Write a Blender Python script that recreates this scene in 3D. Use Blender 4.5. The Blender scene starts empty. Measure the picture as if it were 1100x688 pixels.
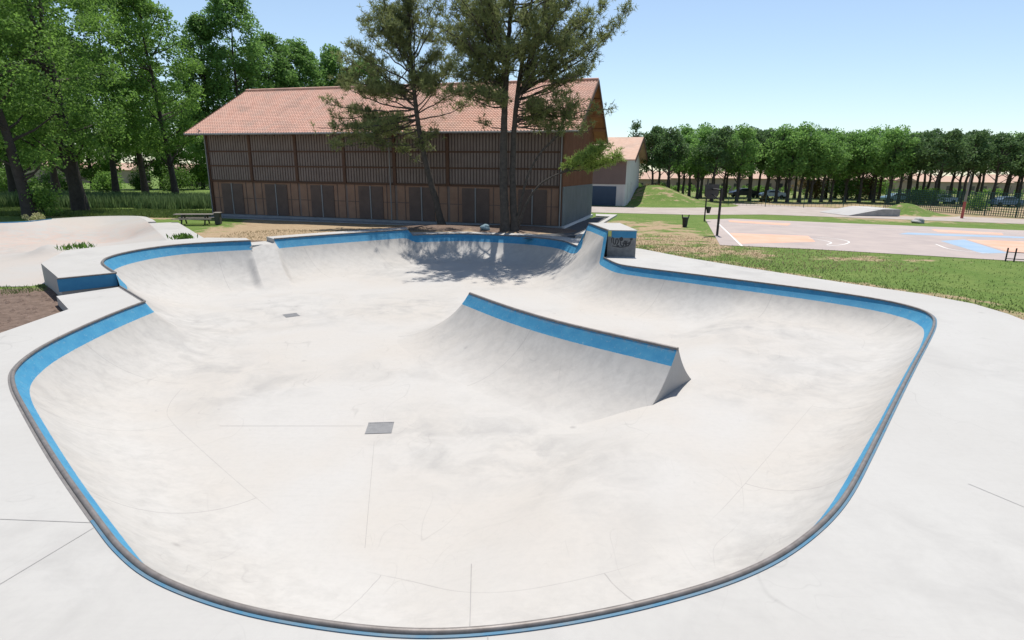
import bpy, bmesh, math, random
import numpy as np
from mathutils import Vector, Matrix, geometry
random.seed(7); rng = np.random.default_rng(7)
R = math.radians
S = bpy.context.scene
COL = S.collection

# ------------------------------------------------------------------ camera
HC = 4.2; PITCH = R(14.5); ROLL = R(0.7); F = 611.0
cd = bpy.data.cameras.new('camera'); cam = bpy.data.objects.new('camera', cd); COL.objects.link(cam)
cd.lens = 20.0; cd.sensor_width = 36.0; cd.clip_start = .05; cd.clip_end = 4000
cam.matrix_world = Matrix.Translation((0, 0, HC)) @ Matrix.Rotation(R(90) - PITCH, 4, 'X') @ Matrix.Rotation(ROLL, 4, 'Z')
S.camera = cam
# ------------------------------------------------------------------ world + sun
SUN_EL, SUN_AZ = R(67.5), R(9)            # azimuth from +y towards +x
w = bpy.data.worlds.new('World'); S.world = w; w.use_nodes = True
wn = w.node_tree.nodes; wl = w.node_tree.links
bg = wn['Background']; sky = wn.new('ShaderNodeTexSky'); sky.sky_type = 'NISHITA'; sky.sun_disc = False
sky.sun_elevation = SUN_EL; sky.sun_rotation = SUN_AZ
sky.air_density = 1.0; sky.dust_density = .35; sky.ozone_density = 1.6; sky.altitude = 0
hs = wn.new('ShaderNodeHueSaturation'); hs.inputs['Saturation'].default_value = .88; hs.inputs['Value'].default_value = 1
tn_ = wn.new('ShaderNodeMix'); tn_.data_type = 'RGBA'; tn_.blend_type = 'MULTIPLY'; tn_.inputs[0].default_value = 1; tn_.inputs[7].default_value = (.95, .99, 1.0, 1)
wl.new(sky.outputs[0], hs.inputs['Color']); wl.new(hs.outputs[0], tn_.inputs[6]); wl.new(tn_.outputs[2], bg.inputs[0]); bg.inputs[1].default_value = .092
sd = bpy.data.lights.new('sun', 'SUN'); sd.energy = 3.8; sd.angle = R(.53); sd.color = (1, .958, .89)
so = bpy.data.objects.new('sun', sd); COL.objects.link(so)
sv = Vector((math.sin(SUN_AZ)*math.cos(SUN_EL), math.cos(SUN_AZ)*math.cos(SUN_EL), math.sin(SUN_EL)))
so.rotation_euler = sv.to_track_quat('Z', 'Y').to_euler(); so.location = (0, 0, 60)
S.view_settings.view_transform = 'Standard'; S.view_settings.look = 'None'
S.view_settings.exposure = 0.68; S.view_settings.gamma = 1
S.render.engine = 'CYCLES'
S.cycles.max_bounces = 6; S.cycles.transparent_max_bounces = 6

# ------------------------------------------------------------------ helpers
def at(px, py, Y):
    u = px-550; v = py-344; c, s = math.cos(ROLL), math.sin(ROLL)
    u, v = c*u+s*v, -s*u+c*v
    d = Vector((u/F, math.cos(PITCH)-(v/F)*math.sin(PITCH), -math.sin(PITCH)-(v/F)*math.cos(PITCH)))
    t = Y/d.y
    return Vector((d.x*t, Y, HC+d.z*t))
def on(px, py, z=0.):
    p = at(px, py, 1.0); d = p - Vector((0, 0, HC)); t = (z-HC)/d.z
    return Vector((d.x*t, d.y*t, z))

def link(name, me, m=None, parent=None):
    o = bpy.data.objects.new(name, me); COL.objects.link(o)
    if m is not None: me.materials.append(m)
    if parent is not None: o.parent = parent
    return o
def tag(o, label=None, cat=None, group=None, kind=None):
    if label: o['label'] = label
    if cat: o['category'] = cat
    if group: o['group'] = group
    if kind: o['kind'] = kind
    return o
def empty(name, loc=(0, 0, 0), rz=0, **k):
    o = bpy.data.objects.new(name, None); COL.objects.link(o); o.location = loc; o.rotation_euler = (0, 0, rz)
    o.empty_display_size = .3
    return tag(o, **k)
def copy_tree(o, parent=None):
    c = o.copy(); COL.objects.link(c); c.parent = parent
    for ch in list(o.children): copy_tree(ch, c)
    return c

class MB:
    def __init__(s): s.v = []; s.f = []
    def add(s, vs, fs):
        n = len(s.v); s.v += [tuple(v) for v in vs]; s.f += [tuple(i+n for i in f) for f in fs]
    def box(s, x0, x1, y0, y1, z0, z1):
        s.add([(x0,y0,z0),(x1,y0,z0),(x1,y1,z0),(x0,y1,z0),(x0,y0,z1),(x1,y0,z1),(x1,y1,z1),(x0,y1,z1)],
              [(0,3,2,1),(4,5,6,7),(0,1,5,4),(1,2,6,5),(2,3,7,6),(3,0,4,7)])
    def beam(s, a, b, w, h):
        a = Vector(a); b = Vector(b); d = (b-a).normalized()
        sx = d.cross(Vector((0,0,1)));
        if sx.length < 1e-3: sx = Vector((1,0,0))
        sx.normalize(); sz = sx.cross(d).normalized()
        vs = [p+sx*i*w/2+sz*j*h/2 for p in (a,b) for i,j in ((-1,-1),(1,-1),(1,1),(-1,1))]
        s.add(vs, [(0,1,2,3),(7,6,5,4),(0,4,5,1),(1,5,6,2),(2,6,7,3),(3,7,4,0)])
    def tube(s, pts, rad, n=8, cap=True):
        pts = [Vector(p) for p in pts]
        if not hasattr(rad, '__len__'): rad = [rad]*len(pts)
        rings = []; prev = None
        for i, p in enumerate(pts):
            d = (pts[min(i+1, len(pts)-1)]-pts[max(i-1, 0)]).normalized()
            if prev is None:
                a = d.cross(Vector((0, 0, 1)))
                if a.length < .1: a = d.cross(Vector((1, 0, 0)))
            else: a = prev - d*prev.dot(d)
            a.normalize(); prev = a; b = d.cross(a)
            rings.append([p+(a*math.cos(2*math.pi*k/n)+b*math.sin(2*math.pi*k/n))*rad[i] for k in range(n)])
        vs = [q for r_ in rings for q in r_]; fs = []
        for i in range(len(rings)-1):
            for k in range(n):
                fs.append((i*n+k, i*n+(k+1) % n, (i+1)*n+(k+1) % n, (i+1)*n+k))
        if cap: fs.append(tuple(range(n-1, -1, -1))); fs.append(tuple((len(rings)-1)*n+k for k in range(n)))
        s.add(vs, fs)
    def prism(s, poly, z0, z1):
        """poly list of (x,y); top is tessellated"""
        n = len(poly); vs = [(x, y, z1) for x, y in poly]+[(x, y, z0) for x, y in poly]
        tr = geometry.tessellate_polygon([[Vector((x, y, 0)) for x, y in poly]])
        fs = []
        for t in tr:
            a, b, c = [poly[i] for i in t]
            ar = (b[0]-a[0])*(c[1]-a[1])-(c[0]-a[0])*(b[1]-a[1])
            if ar < 0: t = t[::-1]
            fs.append(tuple(t)); fs.append(tuple(i+n for i in t[::-1]))
        A = sum(poly[i][0]*poly[(i+1) % n][1]-poly[(i+1) % n][0]*poly[i][1] for i in range(n))
        for i in range(n):
            j = (i+1) % n
            fs.append((i, i+n, j+n, j) if A > 0 else (j, j+n, i+n, i))
        s.add(vs, fs)
    def sheet(s, poly, z):
        n = len(poly); zz = z if callable(z) else (lambda x, y: z)
        vs = [(x, y, zz(x, y)) for x, y in poly]
        fs = []
        for t in geometry.tessellate_polygon([[Vector((x, y, 0)) for x, y in poly]]):
            a, b, c = [poly[i] for i in t]
            if (b[0]-a[0])*(c[1]-a[1])-(c[0]-a[0])*(b[1]-a[1]) < 0: t = t[::-1]
            fs.append(tuple(t))
        s.add(vs, fs)
    def build(s, name, m, parent=None, smooth=None, bevel=0):
        me = bpy.data.meshes.new(name); me.from_pydata(s.v, [], s.f); me.update()
        if smooth is not None:
            me.polygons.foreach_set('use_smooth', [True]*len(me.polygons)); me.set_sharp_from_angle(angle=R(smooth))
        o = link(name, me, m, parent)
        if bevel:
            b = o.modifiers.new('bevel', 'BEVEL'); b.width = bevel; b.segments = 2; b.limit_method = 'ANGLE'
        return o

def quads_mesh(name, V, m, parent=None, tint=None, nv=4):
    """V: (N,nv,3) array of independent faces"""
    N = len(V); me = bpy.data.meshes.new(name)
    me.vertices.add(N*nv); me.vertices.foreach_set('co', V.reshape(-1).astype(np.float32))
    me.loops.add(N*nv); me.loops.foreach_set('vertex_index', np.arange(N*nv, dtype=np.int32))
    me.polygons.add(N); me.polygons.foreach_set('loop_start', np.arange(0, N*nv, nv, dtype=np.int32))
    me.update(calc_edges=True)
    if tint is not None:
        a = me.attributes.new('tint', 'FLOAT', 'FACE'); a.data.foreach_set('value', tint.astype(np.float32))
    return link(name, me, m, parent)

# ------------------------------------------------------------------ materials
def nodes(name):
    m = bpy.data.materials.new(name); m.use_nodes = True
    nt = m.node_tree; return m, nt, nt.nodes, nt.links, nt.nodes['Principled BSDF']
def N(nt, typ, **k):
    n = nt.nodes.new(typ)
    for a, b in k.items(): setattr(n, a, b)
    return n
def noise(nt, scale, detail=6, rough=.6, vec=None, dist=0):
    n = N(nt, 'ShaderNodeTexNoise'); n.inputs['Scale'].default_value = scale; n.inputs['Detail'].default_value = detail
    n.inputs['Roughness'].default_value = rough; n.inputs['Distortion'].default_value = dist
    if vec is not None: nt.links.new(vec, n.inputs['Vector'])
    return n.outputs['Fac']
def ramp(nt, fac, stops):
    r = N(nt, 'ShaderNodeValToRGB'); e = r.color_ramp.elements
    while len(e) < len(stops): e.new(.5)
    for el, (p, c) in zip(e, stops):
        el.position = p; el.color = (*c, 1) if hasattr(c, '__len__') else (c, c, c, 1)
    nt.links.new(fac, r.inputs[0]); return r.outputs[0]
def mix(nt, fac, a, b, mode='MIX'):
    n = N(nt, 'ShaderNodeMix', data_type='RGBA', blend_type=mode)
    if isinstance(fac, (int, float)): n.inputs[0].default_value = fac
    else: nt.links.new(fac, n.inputs[0])
    for i, c in ((6, a), (7, b)):
        if hasattr(c, 'is_linked') or hasattr(c, 'links'): nt.links.new(c, n.inputs[i])
        else: n.inputs[i].default_value = (*c, 1)
    return n.outputs[2]
def math_(nt, op, a, b=None, c=None):
    n = N(nt, 'ShaderNodeMath', operation=op)
    for i, x in enumerate((a, b, c)):
        if x is None: continue
        if isinstance(x, (int, float)): n.inputs[i].default_value = x
        else: nt.links.new(x, n.inputs[i])
    return n.outputs[0]
def bump(nt, b, h, strength=.3, dist=.01):
    n = N(nt, 'ShaderNodeBump'); n.inputs['Strength'].default_value = strength; n.inputs['Distance'].default_value = dist
    nt.links.new(h, n.inputs['Height']); nt.links.new(n.outputs[0], b.inputs['Normal'])
def attr(nt, name):
    n = N(nt, 'ShaderNodeAttribute'); n.attribute_name = name; return n.outputs['Fac']
def objco(nt): return N(nt, 'ShaderNodeTexCoord').outputs['Object']
def simple(name, c1, c2=None, scale=3., rough=.8, bs=.2, bd=.01, spec=.3, metal=0, fine=40):
    m, nt, n, l, b = nodes(name); co = objco(nt)
    c2 = c2 or tuple(x*.75 for x in c1)
    f = noise(nt, scale, 8, .65, co)
    l.new(mix(nt, ramp(nt, f, [(.3, 0.), (.7, 1.)]), c1, c2), b.inputs['Base Color'])
    b.inputs['Roughness'].default_value = rough; b.inputs['Specular IOR Level'].default_value = spec
    b.inputs['Metallic'].default_value = metal
    if bs: bump(nt, b, noise(nt, fine, 4, .6, co), bs, bd)
    return m

def concrete(name, base, warm, dark, bowl=False):
    m, nt, n, l, b = nodes(name); co = objco(nt)
    big = noise(nt, .22, 5, .55, co, .4); mid = noise(nt, 1.1, 8, .65, co, .6); fine = noise(nt, 9, 8, .7, co)
    c = mix(nt, ramp(nt, big, [(.38, 0.), (.62, 1.)]), base, warm)
    # dark dusty wear in patches
    c = mix(nt, math_(nt, 'MULTIPLY', ramp(nt, mid, [(.42, 0.), (.68, 1.)]), ramp(nt, noise(nt, .16, 3, .5, co), [(.44, 0.), (.62, .85)])), c, dark)
    c = mix(nt, math_(nt, 'MULTIPLY', ramp(nt, fine, [(.45, 0.), (.8, 1.)]), .22), c, dark)
    # sparse small stains
    vo = N(nt, 'ShaderNodeTexVoronoi'); vo.inputs['Scale'].default_value = .55; l.new(co, vo.inputs['Vector'])
    spot = ramp(nt, math_(nt, 'ADD', vo.outputs['Distance'], math_(nt, 'MULTIPLY', noise(nt, 6, 4, .6, co), .12)), [(.07, .5), (.12, 0.)])
    c = mix(nt, spot, c, tuple(x*.7 for x in dark))
    # trowel swirls: long faint streaks
    mp = N(nt, 'ShaderNodeMapping'); mp.inputs['Rotation'].default_value = (0, 0, .7); mp.inputs['Scale'].default_value = (.5, 5, .5); l.new(co, mp.inputs[0])
    st = noise(nt, 1.2, 6, .7, mp.outputs[0], 1.5)
    c = mix(nt, math_(nt, 'MULTIPLY', ramp(nt, st, [(.5, 0.), (.8, 1.)]), .17), c, dark)
    # wheel marks and hairline cracks
    for sc_, th_, al, seed_ in ((.55, .0035, .2, 0), (1.3, .004, .14, 7), (.8, .0022, .16, 13)):
        mp3 = N(nt, 'ShaderNodeMapping'); mp3.inputs['Location'].default_value = (seed_, seed_*2, 0); mp3.inputs['Scale'].default_value = (1, .55, .3); l.new(co, mp3.inputs[0])
        nf = noise(nt, sc_, 1.5, .4, mp3.outputs[0], .8)
        ln_ = ramp(nt, math_(nt, 'ABSOLUTE', math_(nt, 'SUBTRACT', nf, .5)), [(th_*.4, 1.), (th_, 0.)])
        ln_ = math_(nt, 'MULTIPLY', ln_, math_(nt, 'MULTIPLY', ramp(nt, noise(nt, .45, 4, .6, co), [(.5, 0.), (.6, al)]), 1.0))
        c = mix(nt, ln_, c, tuple(x*.45 for x in dark))
    c = mix(nt, math_(nt, 'MULTIPLY', ramp(nt, noise(nt, 38, 3, .8, co), [(.68, 0.), (.76, 1.)]), ramp(nt, noise(nt, .7, 4, .6, co), [(.45, 0.), (.65, .5)])), c, tuple(x*.6 for x in dark))
    if name == 'basin_concrete':
        ds = N(nt, 'ShaderNodeVectorMath', operation='DISTANCE'); l.new(co, ds.inputs[0]); ds.inputs[1].default_value = (-32, 37.5, 0)
        pk = math_(nt, 'MULTIPLY', ramp(nt, math_(nt, 'DIVIDE', ds.outputs['Value'], 10.), [(.35, 1.), (.95, 0.)]), ramp(nt, noise(nt, 1.6, 7, .75, co, .8), [(.42, 0.), (.58, .8)]))
        c = mix(nt, pk, c, (.43, .31, .26))
    if bowl:
        dp = attr(nt, 'dp'); sd_ = attr(nt, 'sarc'); dd = attr(nt, 'dn')
        # wheel scuffs gather high on the walls
        mp2 = N(nt, 'ShaderNodeMapping'); mp2.inputs['Scale'].default_value = (3.2, 3.2, .5); l.new(co, mp2.inputs[0])
        sc = math_(nt, 'MULTIPLY', ramp(nt, noise(nt, 1.0, 7, .7, mp2.outputs[0], .3), [(.42, 0.), (.72, 1.)]), ramp(nt, dd, [(.0, .55), (.8, .25), (1., 0.)]))
        c = mix(nt, sc, c, tuple(x*.86 for x in dark))
        # cast joints: one across the wall every 4.6 m, one where wall meets floor
        k = math_(nt, 'ABSOLUTE', math_(nt, 'SUBTRACT', math_(nt, 'FRACT', math_(nt, 'DIVIDE', sd_, 4.6)), .5))
        j1 = math_(nt, 'MULTIPLY', math_(nt, 'LESS_THAN', k, .0026), math_(nt, 'LESS_THAN', dd, 1.0))
        j2 = math_(nt, 'LESS_THAN', math_(nt, 'ABSOLUTE', math_(nt, 'SUBTRACT', dd, 1.0)), .0035)
        c = mix(nt, math_(nt, 'MULTIPLY', math_(nt, 'MAXIMUM', j1, math_(nt, 'MULTIPLY', j2, ramp(nt, noise(nt, .25, 2, .5, co), [(.45, 0.), (.58, .8)]))), math_(nt, 'MULTIPLY', mid, .8)), c, (.2, .19, .18))
        # painted band below the coping
        bl = mix(nt, ramp(nt, noise(nt, 2.3, 7, .7, co), [(.35, 0.), (.7, 1.)]), (.028, .19, .345), (.06, .255, .40))
        bl = mix(nt, ramp(nt, noise(nt, 11, 6, .75, co), [(.57, 0.), (.70, .65)]), bl, (.26, .34, .38))
        bl = mix(nt, math_(nt, 'MULTIPLY', ramp(nt, dp, [(.0, 1.), (.10, 0.)]), ramp(nt, noise(nt, 5, 6, .8, co), [(.45, 0.), (.6, .8)])), bl, (.2, .2, .2))
        edge = math_(nt, 'ADD', dp, math_(nt, 'MULTIPLY', math_(nt, 'SUBTRACT', noise(nt, 14, 4, .6, co), .5), .025))
        c = mix(nt, math_(nt, 'LESS_THAN', edge, attr(nt, 'band')), c, bl)
    l.new(c, b.inputs['Base Color']); b.inputs['Roughness'].default_value = .72; b.inputs['Specular IOR Level'].default_value = .35
    bump(nt, b, math_(nt, 'ADD', fine, math_(nt, 'MULTIPLY', noise(nt, 70, 3, .6, co), .6)), .12, .008)
    return m
M = {}
M['bowl'] = concrete('bowl_concrete', (.415, .396, .372), (.41, .38, .345), (.295, .282, .266), True)
M['deck'] = concrete('deck_concrete', (.40, .387, .366), (.375, .36, .338), (.305, .293, .278))
M['beige'] = concrete('basin_concrete', (.37, .355, .335), (.385, .345, .31), (.30, .285, .265))
M['oldcon'] = concrete('old_concrete', (.36, .35, .335), (.38, .36, .34), (.2, .2, .2))
M['blue'] = simple('blue_paint', (.03, .17, .32), (.05, .22, .37), 2.5, .6, .1)
M['sky_blue'] = simple('pale_blue_paint', (.03, .145, .25), (.13, .17, .20), 4, .55, .1)
M['steel'] = simple('worn_steel', (.13, .115, .105), (.21, .19, .18), 7, .5, .1, metal=.25)
M['darkstrip'] = simple('dark_edge', (.12, .11, .11), (.2, .19, .18), 5, .7)
M['grate'] = simple('grate_steel', (.17, .17, .175), (.22, .22, .22), 9, .6)
M['joint'] = simple('joint_filler', (.31, .30, .29), (.25, .24, .23), 3, .9, 0)
M['asphalt'] = simple('asphalt', (.07, .07, .075), (.10, .10, .10), 1.5, .9)
M['court'] = simple('court_asphalt', (.31, .265, .25), (.40, .335, .305), .45, .9, fine=60)
M['path'] = simple('path_gravel', (.40, .35, .31), (.30, .25, .22), .5, .95)
M['orange'] = simple('orange_court_paint', (.60, .29, .19), (.56, .37, .28), .6, .8)
M['cblue'] = simple('blue_court_paint', (.22, .32, .43), (.29, .37, .46), .6, .8)
M['white'] = simple('white_paint', (.72, .71, .69), (.6, .58, .55), 2, .8)
M['bark'] = simple('bark', (.04, .033, .029), (.075, .064, .056), 3, .95, .8, .05, fine=9)
M['pbark'] = simple('pine_bark', (.05, .043, .038), (.10, .085, .072), 4, .95, .9, .06, fine=7)
M['dark'] = simple('dark_metal', (.025, .025, .028), (.04, .04, .04), 5, .6)
M['green_metal'] = simple('green_fence_paint', (.025, .085, .07), (.03, .07, .06), 5, .6)
M['red'] = simple('red_paint', (.42, .06, .05), (.35, .12, .1), 5, .6)
M['plinth'] = simple('plinth_concrete', (.27, .28, .30), (.20, .21, .22), 1.2, .9)
M['clad_wood'] = simple('weathered_boards', (.18, .14, .125), (.24, .19, .17), .9, .85)
M['warm_wood'] = simple('warm_plywood', (.22, .13, .09), (.30, .185, .13), .8, .8)
M['post_wood'] = simple('post_timber', (.085, .045, .032), (.12, .065, .042), 1.5, .8)
M['door'] = simple('dark_shutter', (.095, .068, .06), (.14, .098, .082), 1, .7)
M['mullion'] = simple('pale_post', (.26, .26, .27), (.2, .2, .2), 1.2, .6)
M['grey_metal'] = simple('grey_cladding', (.19, .22, .24), (.15, .175, .19), .8, .55)
M['gable_wood'] = simple('gable_boards', (.16, .075, .042), (.22, .11, .065), .9, .8)
M['soffit'] = simple('soffit_timber', (.25, .12, .06), (.32, .17, .09), 1, .8)
M['render'] = simple('pale_render', (.62, .61, .60), (.54, .53, .52), .7, .9)
M['house_wall'] = simple('house_render', (.36, .27, .21), (.42, .34, .28), .4, .9)
M['brown_render'] = simple('brown_gable', (.16, .12, .11), (.19, .14, .13), .7, .9)
M['garage'] = simple('garage_blue', (.04, .07, .12), (.05, .085, .14), 1, .6)
M['glass'] = simple('dark_glass', (.03, .035, .04), (.05, .055, .06), 1, .15, 0, spec=.6)
M['tyre'] = simple('tyre_rubber', (.02, .02, .02), (.03, .03, .03), 1, .9)
M['wood_grey'] = simple('grey_timber', (.30, .27, .235), (.19, .165, .14), 3, .9)
M['wood_dark'] = simple('dark_timber', (.05, .055, .045), (.08, .08, .065), 3, .9)
def car_mat(n, c): return simple(n, c, tuple(x*.9 for x in c), 1, .3, 0, spec=.6)
def tile_mat(name, a, b_, c_):
    m, nt, n, l, b = nodes(name); co = objco(nt)
    v = N(nt, 'ShaderNodeTexVoronoi'); v.inputs['Scale'].default_value = 2.6; l.new(co, v.inputs['Vector'])
    c = mix(nt, v.outputs['Color'], a, b_)
    c = mix(nt, ramp(nt, noise(nt, .8, 8, .7, co), [(.45, 0.), (.75, .8)]), c, c_)
    c = mix(nt, ramp(nt, noise(nt, .35, 6, .7, co), [(.5, 0.), (.72, .6)]), c, tuple(x*.62 for x in c_))
    l.new(c, b.inputs['Base Color']); b.inputs['Roughness'].default_value = .9
    bump(nt, b, noise(nt, 25, 4, .6, co), .3, .01); return m
M['tile'] = tile_mat('terracotta_tiles', (.50, .27, .20), (.58, .345, .265), (.44, .31, .25))
M['tile2'] = tile_mat('pale_terracotta', (.46, .29, .21), (.53, .35, .26), (.44, .33, .26))
def leaf_mat(name, dark, light, trans=.35, hue=None):
    m, nt, n, l, b = nodes(name)
    c = mix(nt, attr(nt, 'tint'), dark, light)
    l.new(c, b.inputs['Base Color']); b.inputs['Roughness'].default_value = .65; b.inputs['Specular IOR Level'].default_value = .25
    tr = N(nt, 'ShaderNodeBsdfTranslucent'); l.new(mix(nt, 0.5, c, light), tr.inputs[0])
    ms = N(nt, 'ShaderNodeMixShader'); ms.inputs[0].default_value = trans
    l.new(b.outputs[0], ms.inputs[1]); l.new(tr.outputs[0], ms.inputs[2]); l.new(ms.outputs[0], nt.nodes['Material Output'].inputs[0])
    return m
M['leaf'] = leaf_mat('broad_leaves', (.04, .10, .02), (.22, .38, .075), .45)
M['leaf2'] = leaf_mat('poplar_leaves', (.055, .13, .03), (.22, .38, .10), .45)
M['leafb'] = leaf_mat('bush_leaves', (.05, .11, .02), (.14, .25, .05), .4)
M['needle'] = leaf_mat('pine_needles', (.11, .13, .052), (.27, .31, .12), .4)
M['needle_b'] = leaf_mat('young_needles', (.11, .17, .035), (.27, .37, .09), .4)
M['far_b'] = leaf_mat('bright_crowns', (.09, .19, .04), (.24, .42, .11), .45)
M['far_d'] = leaf_mat('dark_crowns', (.05, .10, .04), (.13, .22, .075), .35)
M['rust_leaf'] = leaf_mat('russet_leaves', (.10, .085, .03), (.24, .16, .06), .3)
M['grassb'] = leaf_mat('grass_blades', (.085, .14, .032), (.15, .20, .06), .35)
M['reed'] = leaf_mat('tall_grass', (.055, .11, .04), (.19, .27, .11), .35)
M['strawb'] = leaf_mat('dry_grass', (.20, .16, .08), (.38, .31, .18), .3)
M['yellowb'] = leaf_mat('pale_flowers', (.25, .28, .08), (.55, .52, .30), .3)

# ------------------------------------------------------------------ skate bowl plan
ZL = .45; ZC = .10; ZB = 1.35
segG = [(-14.34, 20.40), (-11.95, 18.03)]
segA = [(-11.95, 18.03), (-11.86, 16.32), (-11.60, 14.4), (-11.32, 13.09), (-10.95, 12.1), (-10.5, 11.3), (-9.9, 10.6), (-9.09, 9.8), (-6.8, 7.67), (-4.97, 6.06),
        (-4.38, 5.57), (-3.8, 5.18), (-3.1, 4.87), (-2.31, 4.63), (-1.28, 4.46), (-.45, 4.45), (.53, 4.61), (1.6, 4.92), (2.59, 5.33), (3.45, 5.88),
        (4.42, 6.74), (5.59, 8.09), (7.15, 9.95), (9.3, 12.5), (11.6, 15.2), (12.6, 16.45), (13.2, 17.4), (13.42, 18.4), (13.05, 19.7), (11.75, 21.25), (9.75, 23.0), (7.6, 24.8),
        (5.5, 26.55), (5.0, 27.5), (4.72, 29.4)]
segB = [(4.95, 29.85), (4.75, 31.6), (4.5, 34.1)]
segC = [(3.75, 33.3), (2.95, 36.0), (.6, 38.1), (-3.2, 39.25), (-5.4, 38.75), (-6.7, 38.1)]
segD = [(-7.0, 38.2), (-8.95, 36.45), (-11.67, 33.9), (-13.4, 32.0)]
segF = [(-14.3, 31.05), (-15.48, 30.35), (-16.9, 29.15), (-17.6, 27.5), (-17.7, 25.7), (-17.41, 24.28), (-16.98, 23.39), (-16.43, 22.6), (-15.53, 21.6), (-14.61, 20.66)]
def cr(P, step=.12, sm=0):
    P = [np.array(p, float) for p in P]
    if len(P) == 2: Q = [P[0]+(P[1]-P[0])*t for t in np.linspace(0, 1, 40)]
    else:
        E = [2*P[0]-P[1]]+P+[2*P[-1]-P[-2]]; Q = []
        for i in range(1, len(E)-2):
            a, b, c, d = E[i-1:i+3]
            for t in np.linspace(0, 1, 24, endpoint=False):
                Q.append(.5*((2*b)+(-a+c)*t+(2*a-5*b+4*c-d)*t*t+(-a+3*b-3*c+d)*t**3))
        Q.append(P[-1])
    Q = np.array(Q)
    for _ in range(sm): Q[1:-1] = (Q[:-2]+2*Q[1:-1]+Q[2:])/4
    L = np.r_[0, np.cumsum(np.linalg.norm(np.diff(Q, axis=0), axis=1))]
    n = max(2, int(L[-1]/step)+1); s = np.linspace(0, L[-1], n)
    return np.stack([np.interp(s, L, Q[:, k]) for k in range(Q.shape[1])], 1)
cG, cA, cB, cC, cD, cF = [cr(s, .12, 60 if s is segA else 10) for s in (segG, segA, segB, segC, segD, segF)]
RIM = []; RZ = []; RB = []
for c, z, bd_ in ((cG[:-1], 0, .36), (cA, 0, .36), (cB, ZB, .34), (cC, ZC, .46), (cD, ZL, .50)):
    RIM += list(c); RZ += [z]*len(c); RB += [bd_]*len(c)
chan = cr([tuple(cD[-1]+(cF[0]-cD[-1])*.03), tuple(cD[-1]+(cF[0]-cD[-1])*.97)], .12)
RIM += list(chan); RZ += [ZL]*len(chan); RB += [-1]*len(chan)
RIM += list(cF); RZ += [ZL]*len(cF); RB += [.46]*len(cF)
RB = [.36-.15*min(1, max(0, (p[0]-3)/4))*min(1, max(0, (17.5-p[1])/3)) if b == .36 else b for p, b in zip(RIM, RB)]
RIM = np.array(RIM); RZ = np.array(RZ, float); RB = np.array(RB, float)
RSEG = np.linalg.norm(np.diff(RIM, axis=0, append=RIM[:1]), axis=1); RS = np.r_[0, np.cumsum(RSEG)[:-1]]
K = 1.63
def sstep(a, b, x): t = np.clip((x-a)/(b-a), 0, 1); return t*t*(3-2*t)
def floor_z(x, y):
    s = (x-3.6)*.862+(y-13)*(-.507)
    return -1.6+.57*sstep(-1.7, .6, s)+.12*sstep(27, 36, y)
def inpoly(P, poly):
    x, y = P[:, 0], P[:, 1]; c = np.zeros(len(P), bool); j = len(poly)-1
    for i in range(len(poly)):
        xi, yi = poly[i]; xj, yj = poly[j]
        cond = ((yi > y) != (yj > y))
        with np.errstate(divide='ignore', invalid='ignore'):
            c ^= cond & (x < (xj-xi)*(y-yi)/(yj-yi)+xi)
        j = i
    return c
CH0 = np.array([-13.85, 31.52]); CHD = np.array([.52, -.854]); CHN = np.array([.854, .52]); CHW = .62
def bowl_eval(P):
    out = np.zeros((len(P), 5))
    for a in range(0, len(P), 3000):
        p = P[a:a+3000]; d = np.linalg.norm(p[:, None]-RIM[None], axis=2)
        i = d.argmin(1); dm = d[np.arange(len(p)), i]
        nxt = (i+1) % len(RIM); prv = (i-1) % len(RIM)
        sg = (.10+.16*dm)[:, None]
        w_ = np.exp(-np.clip((d-dm[:, None])/sg, 0, 50)); zr = (w_*RZ).sum(1)/w_.sum(1)
        # exact distance to the polyline
        def sd(i, j):
            A = RIM[i]; B = RIM[j]; t = (((p-A)*(B-A)).sum(1)/(((B-A)**2).sum(1)+1e-12)).clip(0, 1)
            return np.linalg.norm(p-(A+(B-A)*t[:, None]), axis=1), t
        d1, t1 = sd(i, nxt); d2, t2 = sd(prv, i)
        dd = np.minimum(d1, d2); s = np.where(d1 < d2, RS[i]+t1*RSEG[i], RS[prv]+t2*RSEG[prv])
        fl = floor_z(p[:, 0], p[:, 1]); D = zr-fl; W = K*D; Rr = (W*W+D*D)/(2*D)
        u = np.clip(W-dd, 0, W); z = fl+Rr-np.sqrt(Rr*Rr-u*u)
        q = p-CH0; t = q@CHD; e = np.abs(q@CHN)
        zc = fl+(.2-fl)*(1-np.clip(t/4.5, 0, 1))**1.75
        inn = (e < CHW) & (t > -1) & (t < 5.2)
        wch = 1-sstep(CHW, CHW+.38, e); wch = np.where((t > -.3) & (t < 5.2), wch, 0)
        z = np.where(inn, zc, np.where(zc > z, z+(zc-z)*wch, z))
        bandv = np.where(inn, -1, RB[i])
        out[a:a+3000] = np.stack([z, zr-z, s, dd/W, bandv], 1)
    return out
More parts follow.
